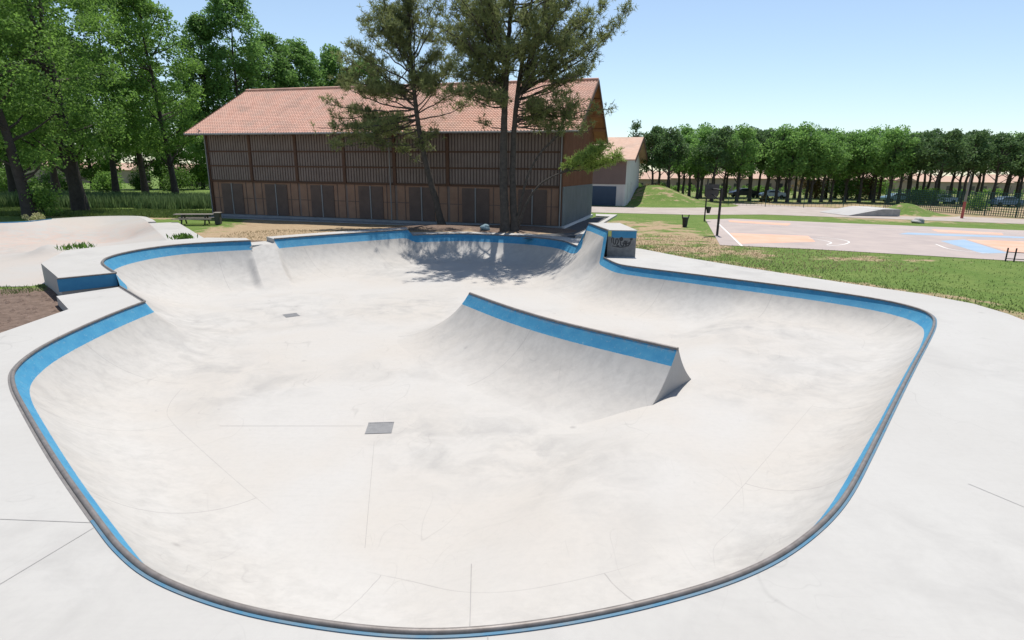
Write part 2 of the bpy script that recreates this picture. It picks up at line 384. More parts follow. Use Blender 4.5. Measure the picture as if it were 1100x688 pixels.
# mesh the bowl
area = RIM
gx, gy = np.meshgrid(np.arange(-18, 14, .15), np.arange(4, 40, .15)); G = np.stack([gx.ravel(), gy.ravel()], 1)
G = G+rng.uniform(-.01, .01, G.shape)
G = G[inpoly(G, RIM)]
dG = np.concatenate([np.linalg.norm(G[a:a+3000, None]-RIM[None], axis=2).min(1) for a in range(0, len(G), 3000)])
G = G[dG > .42]
q = G-CH0; e = np.abs(np.abs(q@CHN)-CHW); G = G[~((e < .07) & (q@CHD < 5.3))]
ex = []
tn = np.roll(RIM, -1, 0)-np.roll(RIM, 1, 0); tn /= np.linalg.norm(tn, axis=1)[:, None]; nin = np.stack([-tn[:, 1], tn[:, 0]], 1)
test = RIM+nin*.1; sgn = 1 if inpoly(test, RIM).mean() > .5 else -1; nin *= sgn
for off in (.03, .10, .2, .32):
    Q = RIM+nin*off; Q = Q[inpoly(Q, RIM)]
    dq = np.linalg.norm(Q[:, None]-RIM[None], axis=2).min(1); ex.append(Q[dq > off*.93])
tt = np.arange(.05, 5.3, .12)
for sg_ in (-1, 1):
    for e in (CHW-.008, CHW+.008): ex.append(CH0+CHD*tt[:, None]+CHN*sg_*e)
ex = np.concatenate(ex); ex = ex[inpoly(ex, RIM)]
PTS = np.concatenate([RIM, ex, G])
n = len(RIM)
res = geometry.delaunay_2d_cdt([Vector(p) for p in PTS], [(i, (i+1) % n) for i in range(n)], [], 0, 1e-5)
V2 = np.array([tuple(v) for v in res[0]]); T = np.array([f for f in res[2] if len(f) == 3])
cen = V2[T].mean(1); T = T[inpoly(cen, RIM)]
ev = bowl_eval(V2)
me = bpy.data.meshes.new('basin_shell')
me.from_pydata([(x, y, z) for (x, y), z in zip(V2, ev[:, 0])], [], [tuple(int(i) for i in t) for t in T])
me.update()
for k, nm in ((1, 'dp'), (2, 'sarc'), (3, 'dn'), (4, 'band')):
    at_ = me.attributes.new(nm, 'FLOAT', 'POINT'); at_.data.foreach_set('value', ev[:, k].astype(np.float32))
me.polygons.foreach_set('use_smooth', [True]*len(me.polygons)); me.set_sharp_from_angle(angle=R(38))
bowl = empty('skate_bowl', (0, 0, 0), label='large pale concrete skate bowl with blue painted band below its coping', cat='skate bowl')
link('basin_shell', me, M['bowl'], bowl)
def flip_up(o):
    m_ = o.data; b = bmesh.new(); b.from_mesh(m_)
    for f in b.faces:
        f.normal_update()
        if f.normal.z < -1e-3: f.normal_flip()
    b.to_mesh(m_); b.free()
flip_up(bowl.children[0])

def coping(P, z, parent, rad=.036, name='coping'):
    P3 = [(p[0], p[1], (z if not hasattr(z, '__len__') else z[i])+.012) for i, p in enumerate(P)]
    m = MB(); m.tube(P3, rad, 8); m.build(name, M['steel'], parent, 60)
def offs(P, o):
    P = np.array(P); t = np.gradient(P, axis=0); t /= np.linalg.norm(t, axis=1)[:, None]
    nn = np.stack([-t[:, 1], t[:, 0]], 1)*(-sgn)      # outward
    return P+nn*o
def strip(P, o0, o1, z, mat_, name, parent):
    a = offs(P, o0); b = offs(P, o1); m = MB()
    vs = [(x, y, z) for x, y in a]+[(x, y, z) for x, y in b]+[(x, y, z-.06) for x, y in b]; k = len(P)
    m.add(vs, [(i, i+1, k+i+1, k+i) for i in range(k-1)]+[(k+i, k+i+1, 2*k+i+1, 2*k+i) for i in range(k-1)])
    o = m.build(name, mat_, parent); flip_up(o); return o
coping(np.vstack([cG[:-1], cA]), 0, bowl)
coping(cB, ZB, bowl, .05); coping(cC, ZC, bowl, .04); coping(cD, ZL, bowl, .04); coping(cF, ZL, bowl, .045)
# flat edge strip on the deck side: bare dark on the left run, painted blue round the near and right run
iB = int(np.argmin(np.linalg.norm(cA-np.array([-5.1, 6.2]), axis=1))); iE = int(np.argmin(np.linalg.norm(cA-np.array([13.3, 19.0]), axis=1)))
strip(np.vstack([cG[:-1], cA[:iB+1]]), .0, .072, .006, M['darkstrip'], 'edge_strip', bowl)
o = strip(cA[iB:iE], .0, .068, .012, M['sky_blue'], 'edge_strip', bowl); o['label'] = 'blue painted edge strip round the near rim'
strip(cA[iE:], .0, .06, .006, M['darkstrip'], 'edge_strip', bowl)
strip(cF, .0, .07, ZL+.006, M['darkstrip'], 'edge_strip', bowl)

# spine: ridge with a curved wall on both sides, rounded far end, cut near end
rid = cr([(-1.51, 19.88), (.0, 17.65), (1.6, 15.75), (4.12, 13.49)], .15, 20)
D = 1.604; W = 1.70*D; Rr = (W*W+D*D)/(2*D)
prof = [(d, -D+Rr-math.sqrt(max(Rr*Rr-(W-d)**2, 0))) for d in list(np.linspace(0, .5, 5))+list(np.linspace(.65, W, 16))]
rt = np.gradient(rid, axis=0); rt /= np.linalg.norm(rt, axis=1)[:, None]; rn = np.stack([rt[:, 1], -rt[:, 0]], 1)   # rn: to the right/back? sign handled by both
TOPW = .05
def shell(cols, name):
    """cols: list of (base xy, dir xy) -> strip of profile columns"""
    vs = []; dpv = []; sv_ = []; dnv = []
    for k, (b_, d_) in enumerate(cols):
        for (d, z) in prof:
            p = b_+d_*(TOPW+d); zz = z
            fz = float(floor_z(p[0], p[1]))
            vs.append((p[0], p[1], zz)); dpv.append(-z); sv_.append(k*.15); dnv.append(d/W)
    m_ = len(prof); fs = []
    for k in range(len(cols)-1):
        for j in range(m_-1):
            fs.append((k*m_+j, k*m_+j+1, (k+1)*m_+j+1, (k+1)*m_+j))
    return vs, fs, dpv, sv_, dnv
cols = [(rid[i], -rn[i]) for i in range(len(rid)-1, -1, -1)]           # one side, from near end to far end
a0 = math.atan2(-rn[0][1], -rn[0][0]); a1 = math.atan2(rn[0][1], rn[0][0])
back = -rt[0]
for k in range(1, 24):
    ang = math.pi*k/24
    d_ = (-rn[0])*math.cos(ang)+back*math.sin(ang); cols.append((rid[0], d_))
cols += [(rid[i], rn[i]) for i in range(len(rid))]
vs, fs, dpv, sv_, dnv = shell(cols, 'spine')
me = bpy.data.meshes.new('spine')
# ridge top + near end cap
m_ = len(prof); nC = len(cols); base_n = len(vs)
capL = [0*m_+j for j in range(m_)]; capR = [(nC-1)*m_+j for j in range(m_)]
top = [vs[k*m_] for k in range(nC)]
fs.append(tuple(k*m_ for k in range(nC)))
fs2 = []
dup_ = list(capL)+list(capR)
off0 = len(vs)
vs2 = [vs[i] for i in dup_]; vs += vs2; dpv += [9.]*len(vs2); sv_ += [2.3]*len(vs2); dnv += [2.]*len(vs2)
for j in range(m_-1):
    fs.append((off0+j, off0+m_+j, off0+m_+j+1, off0+j+1))
me.from_pydata(vs, [], fs); me.update()
for nm, arr in (('dp', dpv), ('sarc', sv_), ('dn', dnv), ('band', [.36]*len(vs))):
    at_ = me.attributes.new(nm, 'FLOAT', 'POINT'); at_.data.foreach_set('value', np.array(arr, np.float32))
me.polygons.foreach_set('use_smooth', [True]*len(me.polygons)); me.set_sharp_from_angle(angle=R(40))
spine = link('spine', me, M['bowl'], bowl); flip_up(spine)
P3 = [(p[0], p[1], .012) for p in rid]; m = MB(); m.tube(P3, .055, 8); m.build('coping', M['steel'], bowl, 60)
# cast joints of the floor slabs
def drape(pix, wd=.007, world=False):
    P = cr(pix if world else [tuple(on(a, b, -1.58)[:2]) for a, b in pix], .15); t = np.gradient(P, axis=0); t /= np.linalg.norm(t, axis=1)[:, None]; nn = np.stack([-t[:, 1], t[:, 0]], 1)*wd/2
    a = P-nn; b_ = P+nn; za = bowl_eval(a)[:, 0]+.006; zb_ = bowl_eval(b_)[:, 0]+.006; k = len(P); m = MB()
    m.add([(x, y, z) for (x, y), z in zip(a, za)]+[(x, y, z) for (x, y), z in zip(b_, zb_)], [(i, i+1, k+i+1, k+i) for i in range(k-1)])
    o = m.build('floor_joint', M['joint'], bowl); flip_up(o)
drape([(402, 474), (392, 588)]); drape([(236, 457), (392, 457)]); drape([(-.55, 7.15), (-.40, 4.75)], .012, True)
# drains
for px, py, s, r_ in ((408, 460, .30, .1), (313, 339, .28, .6)):
    p = on(px, py, -1.6); zf = float(floor_z(p.x, p.y)); p = on(px, py, zf)
    m = MB(); c_, s_ = math.cos(r_), math.sin(r_)
    def rb(x0, x1, y0, y1, z0, z1):
        n0 = len(m.v); m.box(x0, x1, y0, y1, z0, z1)
        for i in range(n0, len(m.v)):
            x, y, z = m.v[i]; m.v[i] = (p.x+c_*x-s_*y, p.y+s_*x+c_*y, p.z+z)
    rb(-s, s, -s, s, -.05, .004)
    for k in range(11): x = -s+.03+k*(2*s-.06)/10; rb(x-.012, x+.012, -s+.03, s-.03, .004, .012)
    rb(-s, s, -s, -s+.03, .004, .013); rb(-s, s, s-.03, s, .004, .013)
    m.build('drain_grate', M['grate'], bowl)

# ------------------------------------------------------------------ decks
decks = []
lowpoly = [tuple(p) for p in cG[:-1]]+[tuple(p) for p in cA]+[(4.95, 29.85), (4.9, 30.5), (4.85, 31.5), (6.8, 34.0), (7.5, 33.2), (9.05, 29.9), (11.6, 25.9), (13.7, 22.9), (15.3, 20.9), (15.98, 19.3), (15.95, 17.8), (15.5, 16.0), (16.2, 12), (18, 6), (19, -2), (18, -14),
          (-16, -14), (-14.6, 0), (-13.7, 8), (-13.35, 14.3), (-13.58, 16.9), (-15.35, 18.70)]
m = MB(); m.prism(lowpoly, -.6, 0.0); dk = m.build('concrete_deck', M['deck'], bevel=0); tag(dk, kind='structure')
upoly = [tuple(p) for p in cF]+[(-15.75, 19.45), (-19.0, 22.7), (-20.9, 26.5), (-20.4, 27.7), (-19.3, 30.2), (-17.3, 32.3), (-15.1, 32.3)]
m = MB(); m.prism(upoly, -.9, ZL); o = m.build('raised_deck', M['deck']); tag(o, kind='structure')
m = MB(); m.prism([tuple(p) for p in cD]+[(-14.3, 33.1), (-12.4, 35.3), (-9.7, 37.9), (-7.4, 39.9)], -.5, ZL); tag(m.build('raised_deck', M['deck']), kind='structure')
m = MB(); m.prism([tuple(p) for p in cC]+[(-7.4, 39.8), (-6.2, 40.2), (-3.3, 40.9), (1.2, 39.9), (4.4, 37.4), (6.2, 35.2), (5.9, 33.2)], -.5, ZC); tag(m.build('far_deck', M['deck']), kind='structure')
m = MB(); m.prism([(-14.3, 31.05), (-13.4, 32.0), (-14.3, 33.1), (-15.1, 32.2)], -.5, .2); tag(m.build('channel_deck', M['deck']), kind='structure')
# blue riser plate on the step down from the raised deck
m = MB(); a = Vector((-15.80, 19.40, 0)); b = Vector((-14.61, 20.66, 0)); nrm = Vector((.72, -.69, 0))
vs = [a+nrm*.004+Vector((0, 0, ZL+.0)), b+nrm*.004+Vector((0, 0, ZL)), b+nrm*.08+Vector((0, 0, .003)), a+nrm*.10+Vector((0, 0, .003)),
      a+Vector((0, 0, ZL)), b+Vector((0, 0, ZL)), b+Vector((0, 0, .0)), a+Vector((0, 0, 0))]
m.add(vs, [(0, 3, 2, 1), (0, 1, 5, 4), (3, 7, 6, 2), (0, 4, 7, 3), (1, 2, 6, 5)])
o = m.build('painted_step', M['blue']); tag(o, 'sloping blue painted step face between the raised left deck and the lower deck', 'step')
m = MB(); m.tube([vs[0]+Vector((0, 0, .01)), vs[1]+Vector((0, 0, .01))], .03, 8); m.build('step_edge', M['steel'], o, 60)
# pale joints sawn in the deck
m = MB()
for a, b in ((on(0, 558), on(103, 562)), (on(0, 628), on(103, 566)), (on(524, 683), on(526, 760)), (on(1040, 520), on(1100, 545))):
    d = (b-a).normalized(); nn = Vector((-d.y, d.x, 0))*.0045; k = Vector((0, 0, .004))
    m.add([a-nn+k, b-nn+k, b+nn+k, a+nn+k], [(0, 1, 2, 3)])
o = m.build('expansion_joint', M['joint'], dk); flip_up(o)

# raised quarter block
blk = empty('skate_block', (0, 0, 0), label='raised concrete block on the far right rim with blue band and black graffiti', cat='concrete block')
bp = [(cB[0][0]+.004, cB[0][1]), (6.42, 29.75), (6.3, 34.3), (cB[-1][0]+.01, cB[-1][1])]
m = MB(); m.prism(bp, -.3, ZB-.004); m.build('block_body', simple('block_concrete', (.24, .235, .23), (.13, .13, .13), 3.5, .85), blk)  # dirty concrete, with the shade on its face mixed into the colour
m = MB(); m.prism([(x, y) for x, y in [(cB[0][0]-.02, cB[0][1]-.03), (6.46, 29.70), (6.34, 34.35), (cB[-1][0]-.02, cB[-1][1]+.04)]], ZB-.002, ZB+.04); m.build('top_slab', M['deck'], blk)
fa = Vector((bp[0][0], bp[0][1], 0)); fb = Vector((bp[1][0], bp[1][1], 0)); fd = (fb-fa).normalized(); fn = Vector((fd.y, -fd.x, 0))
fl_ = (fb-fa).length
def facequad(mb, s0, s1, z0, z1, o=.006):
    p = lambda s, z: fa+fd*s+fn*o+Vector((0, 0, z))
    mb.add([p(s0, z0), p(s1, z0), p(s1, z1), p(s0, z1)], [(0, 1, 2, 3)])
m = MB(); facequad(m, .20, fl_, ZB-.36, ZB-.01); m.build('painted_band', M['blue'], blk)
m = MB(); facequad(m, .0, .17, ZB-.30, ZB-.01); o = m.build('painted_patch', simple('lime_paint', (.38, .42, .10), (.45, .47, .2), 8, .8), blk)
# spray-paint strokes
def stroke(mb, pts, wd, o=.010):
    P = cr(pts, .03); t = np.gradient(P, axis=0); t /= np.linalg.norm(t, axis=1)[:, None]+1e-9
    for i in range(len(P)-1):
        n0 = np.array([-t[i][1], t[i][0]])*wd/2; n1 = np.array([-t[i+1][1], t[i+1][0]])*wd/2
        q = [P[i]-n0, P[i+1]-n1, P[i+1]+n1, P[i]+n0]
        mb.add([fa+fd*float(c[0])+fn*o+Vector((0, 0, float(c[1]))) for c in q], [(0, 1, 2, 3)])
m = MB()
for pts, wd in (([(.22, .72), (.20, .95), (.28, .97), (.3, .75), (.36, .62)], .05), ([(.40, .64), (.42, .88), (.5, .93), (.55, .78), (.48, .6), (.62, .56)], .06),
                ([(.62, .98), (.66, .86), (.74, .88), (.72, .99), (.64, .97)], .09), ([(.66, .8), (.7, .6), (.82, .58), (.85, .78), (.92, .82), (.93, .58)], .06),
                ([(1.0, .85), (.98, .62), (1.08, .58), (1.12, .8)], .05), ([(1.15, .97), (1.2, .9), (1.26, .93), (1.22, .99)], .07), ([(.24, .56), (.38, .54), (.7, .50), (1.0, .56), (1.16, .7), (1.2, .92)], .045), ([(.75, .72), (.95, .7), (1.12, .73)], .05)):
    stroke(m, pts, wd)
m.build('graffiti', simple('black_spray', (.03, .03, .035), (.06, .06, .06), 5, .7, 0), blk)

# ------------------------------------------------------------------ second shallow basin on the left
bback = [(-60, 34.5), (-47, 39.2), (-37.5, 42.2), (-36.6, 45.6), (-35.1, 48.6), (-32.5, 49.2), (-30.2, 46.9), (-28.2, 44.3)]
bside = [(-28.2, 44.3), (-21.0, 34.4), (-18.9, 31.6)]
bfront = [(-18.9, 31.6), (-18.7, 30.8), (-19.6, 29.2), (-20.3, 27.2), (-20.6, 26.2), (-19.0, 23.1), (-21, 22.3), (-27, 22.0), (-60, 18)]
P_ = np.vstack([cr(bback, .5)[:-1], cr(bside, .5)[:-1], cr(bfront, .5, 0)])
zb = np.r_[np.full(len(cr(bback, .5))-1, .2), np.linspace(.2, .1, len(cr(bside, .5))-1), np.full(len(cr(bfront, .5)), -.46)]
g2x, g2y = np.meshgrid(np.arange(-60, -17, .4), np.arange(18, 50, .4)); G2 = np.stack([g2x.ravel(), g2y.ravel()], 1); G2 = G2+rng.uniform(-.02, .02, G2.shape)
G2 = G2[inpoly(G2, P_)]; d2 = np.linalg.norm(G2[:, None]-P_[None], axis=2); G2 = G2[d2.min(1) > .3]
PT = np.vstack([P_, G2]); n2 = len(P_)
res = geometry.delaunay_2d_cdt([Vector(p) for p in PT], [(i, (i+1) % n2) for i in range(n2)], [], 0, 1e-5)
V2 = np.array([tuple(v) for v in res[0]]); T = np.array([f for f in res[2] if len(f) == 3]); T = T[inpoly(V2[T].mean(1), P_)]
d2 = np.linalg.norm(V2[:, None]-P_[None], axis=2); dm = d2.min(1)
w_ = np.exp(-(d2-dm[:, None])/(.15+.3*dm[:, None])); zr = (w_*zb).sum(1)/w_.sum(1)
Wb = 3.4*np.clip((zr+.46)/.66, .05, 1); u = np.clip(1-dm/Wb, 0, 1); z2 = -.46+(zr+.46)*u**1.3
vx, vy = -25.2, 30.9
dv = np.hypot(V2[:, 0]-vx, V2[:, 1]-vy); z2 += .5*np.exp(-(dv/.8)**2)+.10*np.exp(-(dv/2.4)**2)
z2 -= .55*np.exp(-((V2[:, 0]+29.5)/6)**2-((V2[:, 1]-40)/3.2)**2)*np.clip(dm/1.5, 0, 1)
dv = np.hypot((V2[:, 0]+32)/6, (V2[:, 1]-35)/3.5); z2 += .22*np.exp(-dv**2)
me = bpy.data.meshes.new('shallow_basin'); me.from_pydata([(x, y, z) for (x, y), z in zip(V2, z2)], [], [tuple(int(i) for i in t) for t in T]); me.update()
me.polygons.foreach_set('use_smooth', [True]*len(me.polygons)); me.set_sharp_from_angle(angle=R(45))
sb = link('shallow_skate_basin', me, M['beige']); flip_up(sb)
tag(sb, 'shallow beige concrete skate basin with a small hump, left of the bowl', 'skate basin')
lb = cr(bback[:4], .3); m = MB()
vs = [(x, y, .26) for x, y in lb]+[(x+.02, y-.16, .02) for x, y in lb]; k = len(lb)
m.add(vs, [(i, i+1, k+i+1, k+i) for i in range(k-1)]); o = m.build('painted_band', M['blue'], sb); flip_up(o)
def ring_slab(P, o0, o1, z0, z1, name, mat_, parent=None):
    P = np.array(P); t = np.gradient(P, axis=0); t /= np.linalg.norm(t, axis=1)[:, None]; nn = np.stack([-t[:, 1], t[:, 0]], 1)
    a = P+nn*o0; b = P+nn*o1; m = MB(); m.prism([tuple(p) for p in a]+[tuple(p) for p in b[::-1]], z0, z1); return m.build(name, mat_, parent)
ring_slab(cr(bback, .5), .0, .55, -.3, .205, 'basin_kerb', M['deck'], sb)
ring_slab(cr(bside, .5), .0, 2.0, -.3, .11, 'basin_kerb', M['deck'], sb)

# ------------------------------------------------------------------ ground
xs = np.unique(np.r_[np.linspace(-900, -80, 24), np.arange(-80, 90, .7), np.linspace(90, 900, 24)])
ys = np.unique(np.r_[np.linspace(-60, -12, 8), np.arange(-12, 70, .55), np.arange(70, 150, 2.5), np.linspace(150, 2500, 24)])
GX, GY = np.meshgrid(xs, ys); gp = np.stack([GX.ravel(), GY.ravel()], 1)
def ground_z(x, y):
    z = -.05*np.ones_like(x)
    z = z-.26*sstep(-13.2, -14.5, x)*sstep(32, 27, y)-.17*sstep(-17, -20, x)*sstep(52, 40, y)
    z = z+.40*np.exp(-((x+2.5)/6.5)**4-((y-43.3)/2.3)**2)
    z = z+.18*np.exp(-((x+11)/5)**2-((y-39.5)/2)**2)
    # bank beside the far hall, mound by the ramp
    z = z+2.7*np.exp(-((x-22.5)/5.2)**2-((y-94)/10)**2)*sstep(77,86,y)
    z = z+1.3*np.exp(-((x-47.2)/2.6)**2-((y-70)/2.6)**2)
    return z
gz = ground_z(gp[:, 0], gp[:, 1])
def outside_dist(P, poly):
    poly = np.array(poly); out = np.full(len(P), 99.)
    c = (P[:, 0] > poly[:, 0].min()-1) & (P[:, 0] < poly[:, 0].max()+1) & (P[:, 1] > poly[:, 1].min()-1) & (P[:, 1] < poly[:, 1].max()+1)
    Q = P[c]; A = poly; B = np.roll(poly, -1, 0); best = np.full(len(Q), 1e9)
    for a, b in zip(A, B):
        t = (((Q-a)@(b-a))/(((b-a)**2).sum()+1e-9)).clip(0, 1); best = np.minimum(best, np.linalg.norm(Q-(a+t[:, None]*(b-a)), axis=1))
    ins = inpoly(Q, poly); out[c] = np.where(ins, -best, best); return out
foot = [(-15.35, 18.7), (-15.8, 19.45), (-19, 22.7), (-20.9, 26.5), (-19.3, 30.2), (-17.3, 32.3), (-15.1, 32.3), (-12.4, 35.3), (-9.7, 37.9), (-7.4, 39.9), (-3.3, 40.9), (1.2, 39.9), (4.4, 37.4), (6.8, 34.6)]+lowpoly[lowpoly.index((7.5, 33.2)):]
od = outside_dist(gp, foot); gz = np.where(od < -.75, -2.8, gz)
od2 = outside_dist(gp, P_); gz = np.where(od2 < -.5, -1.0, gz)
# cover maps: dry straw, bare soil
x, y = gp[:, 0], gp[:, 1]
dry = np.zeros(len(gp)); soil = np.zeros(len(gp))
dry = np.maximum(dry, sstep(-26, -20, x)*sstep(8, 4, x)*sstep(32, 35, y)*sstep(60, 50, y)*.95)
dry = np.maximum(dry, sstep(2, 7, x)*sstep(17.5, 13, x)*sstep(28, 32, y)*sstep(62, 50, y)*.62)
dry = np.maximum(dry, .72*np.exp(-(np.clip(od, 0, 20)/1.1)**2)*sstep(5, 9, x))
dry = np.maximum(dry, .5*np.exp(-((x-19)/6)**2-((y-30.5)/1.6)**2))
dry = np.maximum(dry, .75*sstep(52, 60, y)*sstep(26, 40, x)*sstep(110, 90, y)*.9)
dry = np.maximum(dry, .42*sstep(70, 90, y)*sstep(-20, 0, x))
dry = np.where(np.hypot(x-47.2, y-70) < 4.5, .3, dry)
dry = np.maximum(dry, .8*np.exp(-((x+33)/10)**2-((y-50.8)/1.3)**2))
soil = np.maximum(soil, sstep(-12.5, -14, x)*sstep(23.5, 20.5, y)*sstep(7, 10, y))
soil = np.maximum(soil, .8*np.exp(-((y-43)/3)**2)*sstep(-13, -8, x)*sstep(8, 4, x))
soil = np.maximum(soil, .55*np.exp(-((x+16)/4)**2-((y-34.5)/1.8)**2))
nx, ny = len(xs), len(ys); fs = []
idx = np.arange(nx*ny).reshape(ny, nx); q = np.stack([idx[:-1, :-1], idx[:-1, 1:], idx[1:, 1:], idx[1:, :-1]], -1).reshape(-1, 4)
me = bpy.data.meshes.new('ground'); me.from_pydata(np.c_[gp, gz].tolist(), [], q.tolist()); me.update()
for nm, arr in (('dry', dry), ('soil', soil)):
    a = me.attributes.new(nm, 'FLOAT', 'POINT'); a.data.foreach_set('value', arr.astype(np.float32))
me.polygons.foreach_set('use_smooth', [True]*len(me.polygons))
m, nt, nn_, l, b = nodes('ground_cover'); co = objco(nt)
g = mix(nt, ramp(nt, noise(nt, .5, 8, .7, co), [(.35, 0.), (.7, 1.)]), (.10, .165, .035), (.165, .215, .06))
g = mix(nt, ramp(nt, noise(nt, 5, 8, .75, co), [(.4, 0.), (.7, .6)]), g, (.045, .085, .018))
st = mix(nt, ramp(nt, noise(nt, 2.5, 8, .7, co), [(.35, 0.), (.7, 1.)]), (.36, .275, .175), (.27, .19, .12))
so_ = mix(nt, ramp(nt, noise(nt, 3.5, 8, .75, co), [(.35, 0.), (.65, 1.)]), (.20, .145, .115), (.105, .075, .06))
nz = math_(nt, 'SUBTRACT', noise(nt, .55, 9, .72, co), .5)
fd_ = ramp(nt, math_(nt, 'ADD', attr(nt, 'dry'), math_(nt, 'MULTIPLY', nz, 2.4)), [(.42, 0.), (.62, 1.)])
fs_ = ramp(nt, math_(nt, 'ADD', attr(nt, 'soil'), math_(nt, 'MULTIPLY', nz, 1.6)), [(.40, 0.), (.6, 1.)])
l.new(mix(nt, fs_, mix(nt, fd_, g, st), so_), b.inputs['Base Color']); b.inputs['Roughness'].default_value = .95; b.inputs['Specular IOR Level'].default_value = .1
bump(nt, b, noise(nt, 9, 6, .75, co), .8, .06)
ground = link('ground', me, m); tag(ground, kind='structure')
def GZ(x, y): return float(ground_z(np.array([float(x)]), np.array([float(y)]))[0])

def sheet(name, pix, z, mat_, kind='structure', parent=None, world=False):
    P = pix if world else [tuple(on(a, b, z)[:2]) for a, b in pix]
    m = MB(); m.sheet(P, z); o = m.build(name, mat_, parent); flip_up(o)
    if kind and parent is None: tag(o, kind=kind)
    return o
# courts and paths
gl = -.03
court = sheet('sports_court', [(19.0, 57.0), (22.3, 58.6), (44, 48.8), (75, 36), (60, 20), (27.3, 30.1), (18.1, 34.3), (13.0, 35.8)], gl, M['court'], world=True)
sheet('court_marking', [(784, 250.5), (868, 253.6), (876, 260), (795, 262)], gl+.004, M['orange'], parent=court)
sheet('court_marking', [(850, 240.5), (782, 236.8), (784, 238.6), (846, 242.5)], gl+.004, M['orange'], parent=court)
sheet('court_marking', [(1010, 259), (1036, 257.5), (1082, 272), (1055, 272.5)], gl+.004, M['cblue'], parent=court)
sheet('court_marking', [(1038, 257.5), (1112, 260), (1118, 273), (1083, 270.5)], gl+.004, M['orange'], parent=court)
sheet('court_marking', [(1000, 246.5), (1076, 250.5), (1078, 252.5), (1008, 249.5)], gl+.004, M['orange'], parent=court)
sheet('court_marking', [(975, 250.0), (1100, 254.6), (1100, 256.2), (965, 251.8)], gl+.004, M['cblue'], parent=court)
def line(pix, wd, z, name='court_marking', mt=M['white'], parent=court):
    P = cr([tuple(on(a, b, z)[:2]) for a, b in pix], .4); t = np.gradient(P, axis=0); t /= np.linalg.norm(t, axis=1)[:, None]
    nn = np.stack([-t[:, 1], t[:, 0]], 1)*wd/2; m = MB(); k = len(P)
    m.add([(x, y, z) for x, y in P-nn]+[(x, y, z) for x, y in P+nn], [(i, i+1, k+i+1, k+i) for i in range(k-1)])
    o = m.build(name, mt, parent); flip_up(o)
line([(771.5, 240.3), (797, 264.5)], .12, gl+.008); line([(878, 255), (900, 257), (912, 260), (905, 263), (888, 264.5)], .1, gl+.008)
line([(868, 256), (885, 258.5), (893, 261), (888, 263)], .1, gl+.008); line([(771.5, 240.3), (900, 245), (1100, 251.2)], .1, gl+.008)
line([(1005, 262.5), (1022, 268), (1062, 272.5)], .1, gl+.008)
path = sheet('path', [tuple(on(a, b, .02)[:2]) for a, b in ((560, 224), (640, 228.0), (745, 230.5), (820, 230.2), (960, 235), (1120, 241), (1300, 250), (1300, 243), (1120, 236), (1000, 231), (900, 223.5), (820, 219.5), (745, 217.5), (735, 219), (748, 223), (700, 222.8), (640, 221.5), (560, 219))], -.03, M['path'], world=True)
# tarmac by the hall, its dark colour takes in the hall's shadow, + pale kerb
tp = [tuple(on(a, b, .05)[:2]) for a, b in ((560, 257), (618, 254), (652, 234), (640, 233), (600, 246))]
sheet('tarmac', tp, .03, M['asphalt'], world=True)
kp = [tuple(on(a, b, .05)[:2]) for a, b in ((618, 254.6), (625, 254), (663, 231.2), (640, 230.5), (640, 232.6), (655, 233.3))]
m = MB(); m.prism(kp, -.2, .10); o = m.build('kerb', M['deck']); tag(o, kind='structure')

# ------------------------------------------------------------------ main timber hall
LH, DH, ZE, ZRG = 33.0, 15.0, 7.75, 11.85
hall = empty('timber_hall', (3.75, 44.8, -.1), -R(16), label='long brown timber hall with terracotta roof behind the bowl', cat='hall')
m = MB(); m.box(-LH+.05, -.05, .12, DH-.05, 0, ZE-.05); m.build('wall_core', M['clad_wood'], hall)
bay = LH/7
for i in range(7):
    x1 = -i*bay; x0 = x1-bay; xm = (x0+x1)/2
    m = MB(); m.box(x0+.13, x1-.13, .03, .10, 3.35, ZE-.1); m.build('backing_panel', M['door'], hall)
    m = MB(); k = x0+.15
    while k < x1-.3: m.box(k, k+.17, -.03, .028, 3.4, ZE-.12); k += .262
    m.build('board_panel', M['clad_wood'], hall)
    m = MB()
    for z in (4.55, 5.8): m.box(x0+.13, x1-.13, -.085, -.032, z, z+.13)
    m.build('rail', M['post_wood'], hall)
    m = MB(); m.box(x0+.13, x1-.13, .03, .11, .35, 3.18); m.build('plywood_panel', M['warm_wood'], hall)
    m = MB()
    for z in (1.75,): m.box(x0+.13, x1-.13, .005, .028, z, z+.05)
    for xx in (x0+.85, x1-.85): m.box(xx-.03, xx+.03, -.002, .028, .36, 3.17)
    m.build('panel_batten', M['door'], hall)
    for sx in (-1, 1):
        d = MB(); xa = xm+(.06 if sx > 0 else -1.15); d.box(xa, xa+1.09, -.03, .026, .36, 3.05)
        for z in np.arange(.45, 3.0, .16): d.box(xa+.06, xa+1.03, -.045, -.032, z, z+.09)
        d.build('shutter_door', M['door'], hall)
    m = MB(); m.box(xm-.05, xm+.05, -.08, .026, .34, 3.1); m.build('door_post', M['mullion'], hall)
for i in range(8):
    x = -i*bay; m = MB(); m.box(x-.13 if i else -.26, x+.13 if i < 7 and i else (0 if i == 0 else x+.26), -.14, .11, 3.32, ZE-.03) if i not in (0, 7) else m.box(*((-.26, 0) if i == 0 else (x, x+.26)), -.14, .11, .3, ZE-.03)
    m.build('post', M['post_wood'], hall)
for i in (0, 3, 5, 7):
    if i == 5: continue
    x = -i*bay+(.0 if i else -.12)-(.35 if i == 3 else 0); 
    m = MB(); m.tube([(x+(.1 if i == 7 else 0), -.22, .25), (x+(.1 if i == 7 else 0), -.22, ZE-.3), (x, -.75, ZE-.05)], .055, 8); m.build('downpipe', M['mullion'], hall, 50)
m = MB(); m.box(-LH, 0, -.06, .11, 3.19, 3.34); m.build('sill_beam', M['post_wood'], hall)
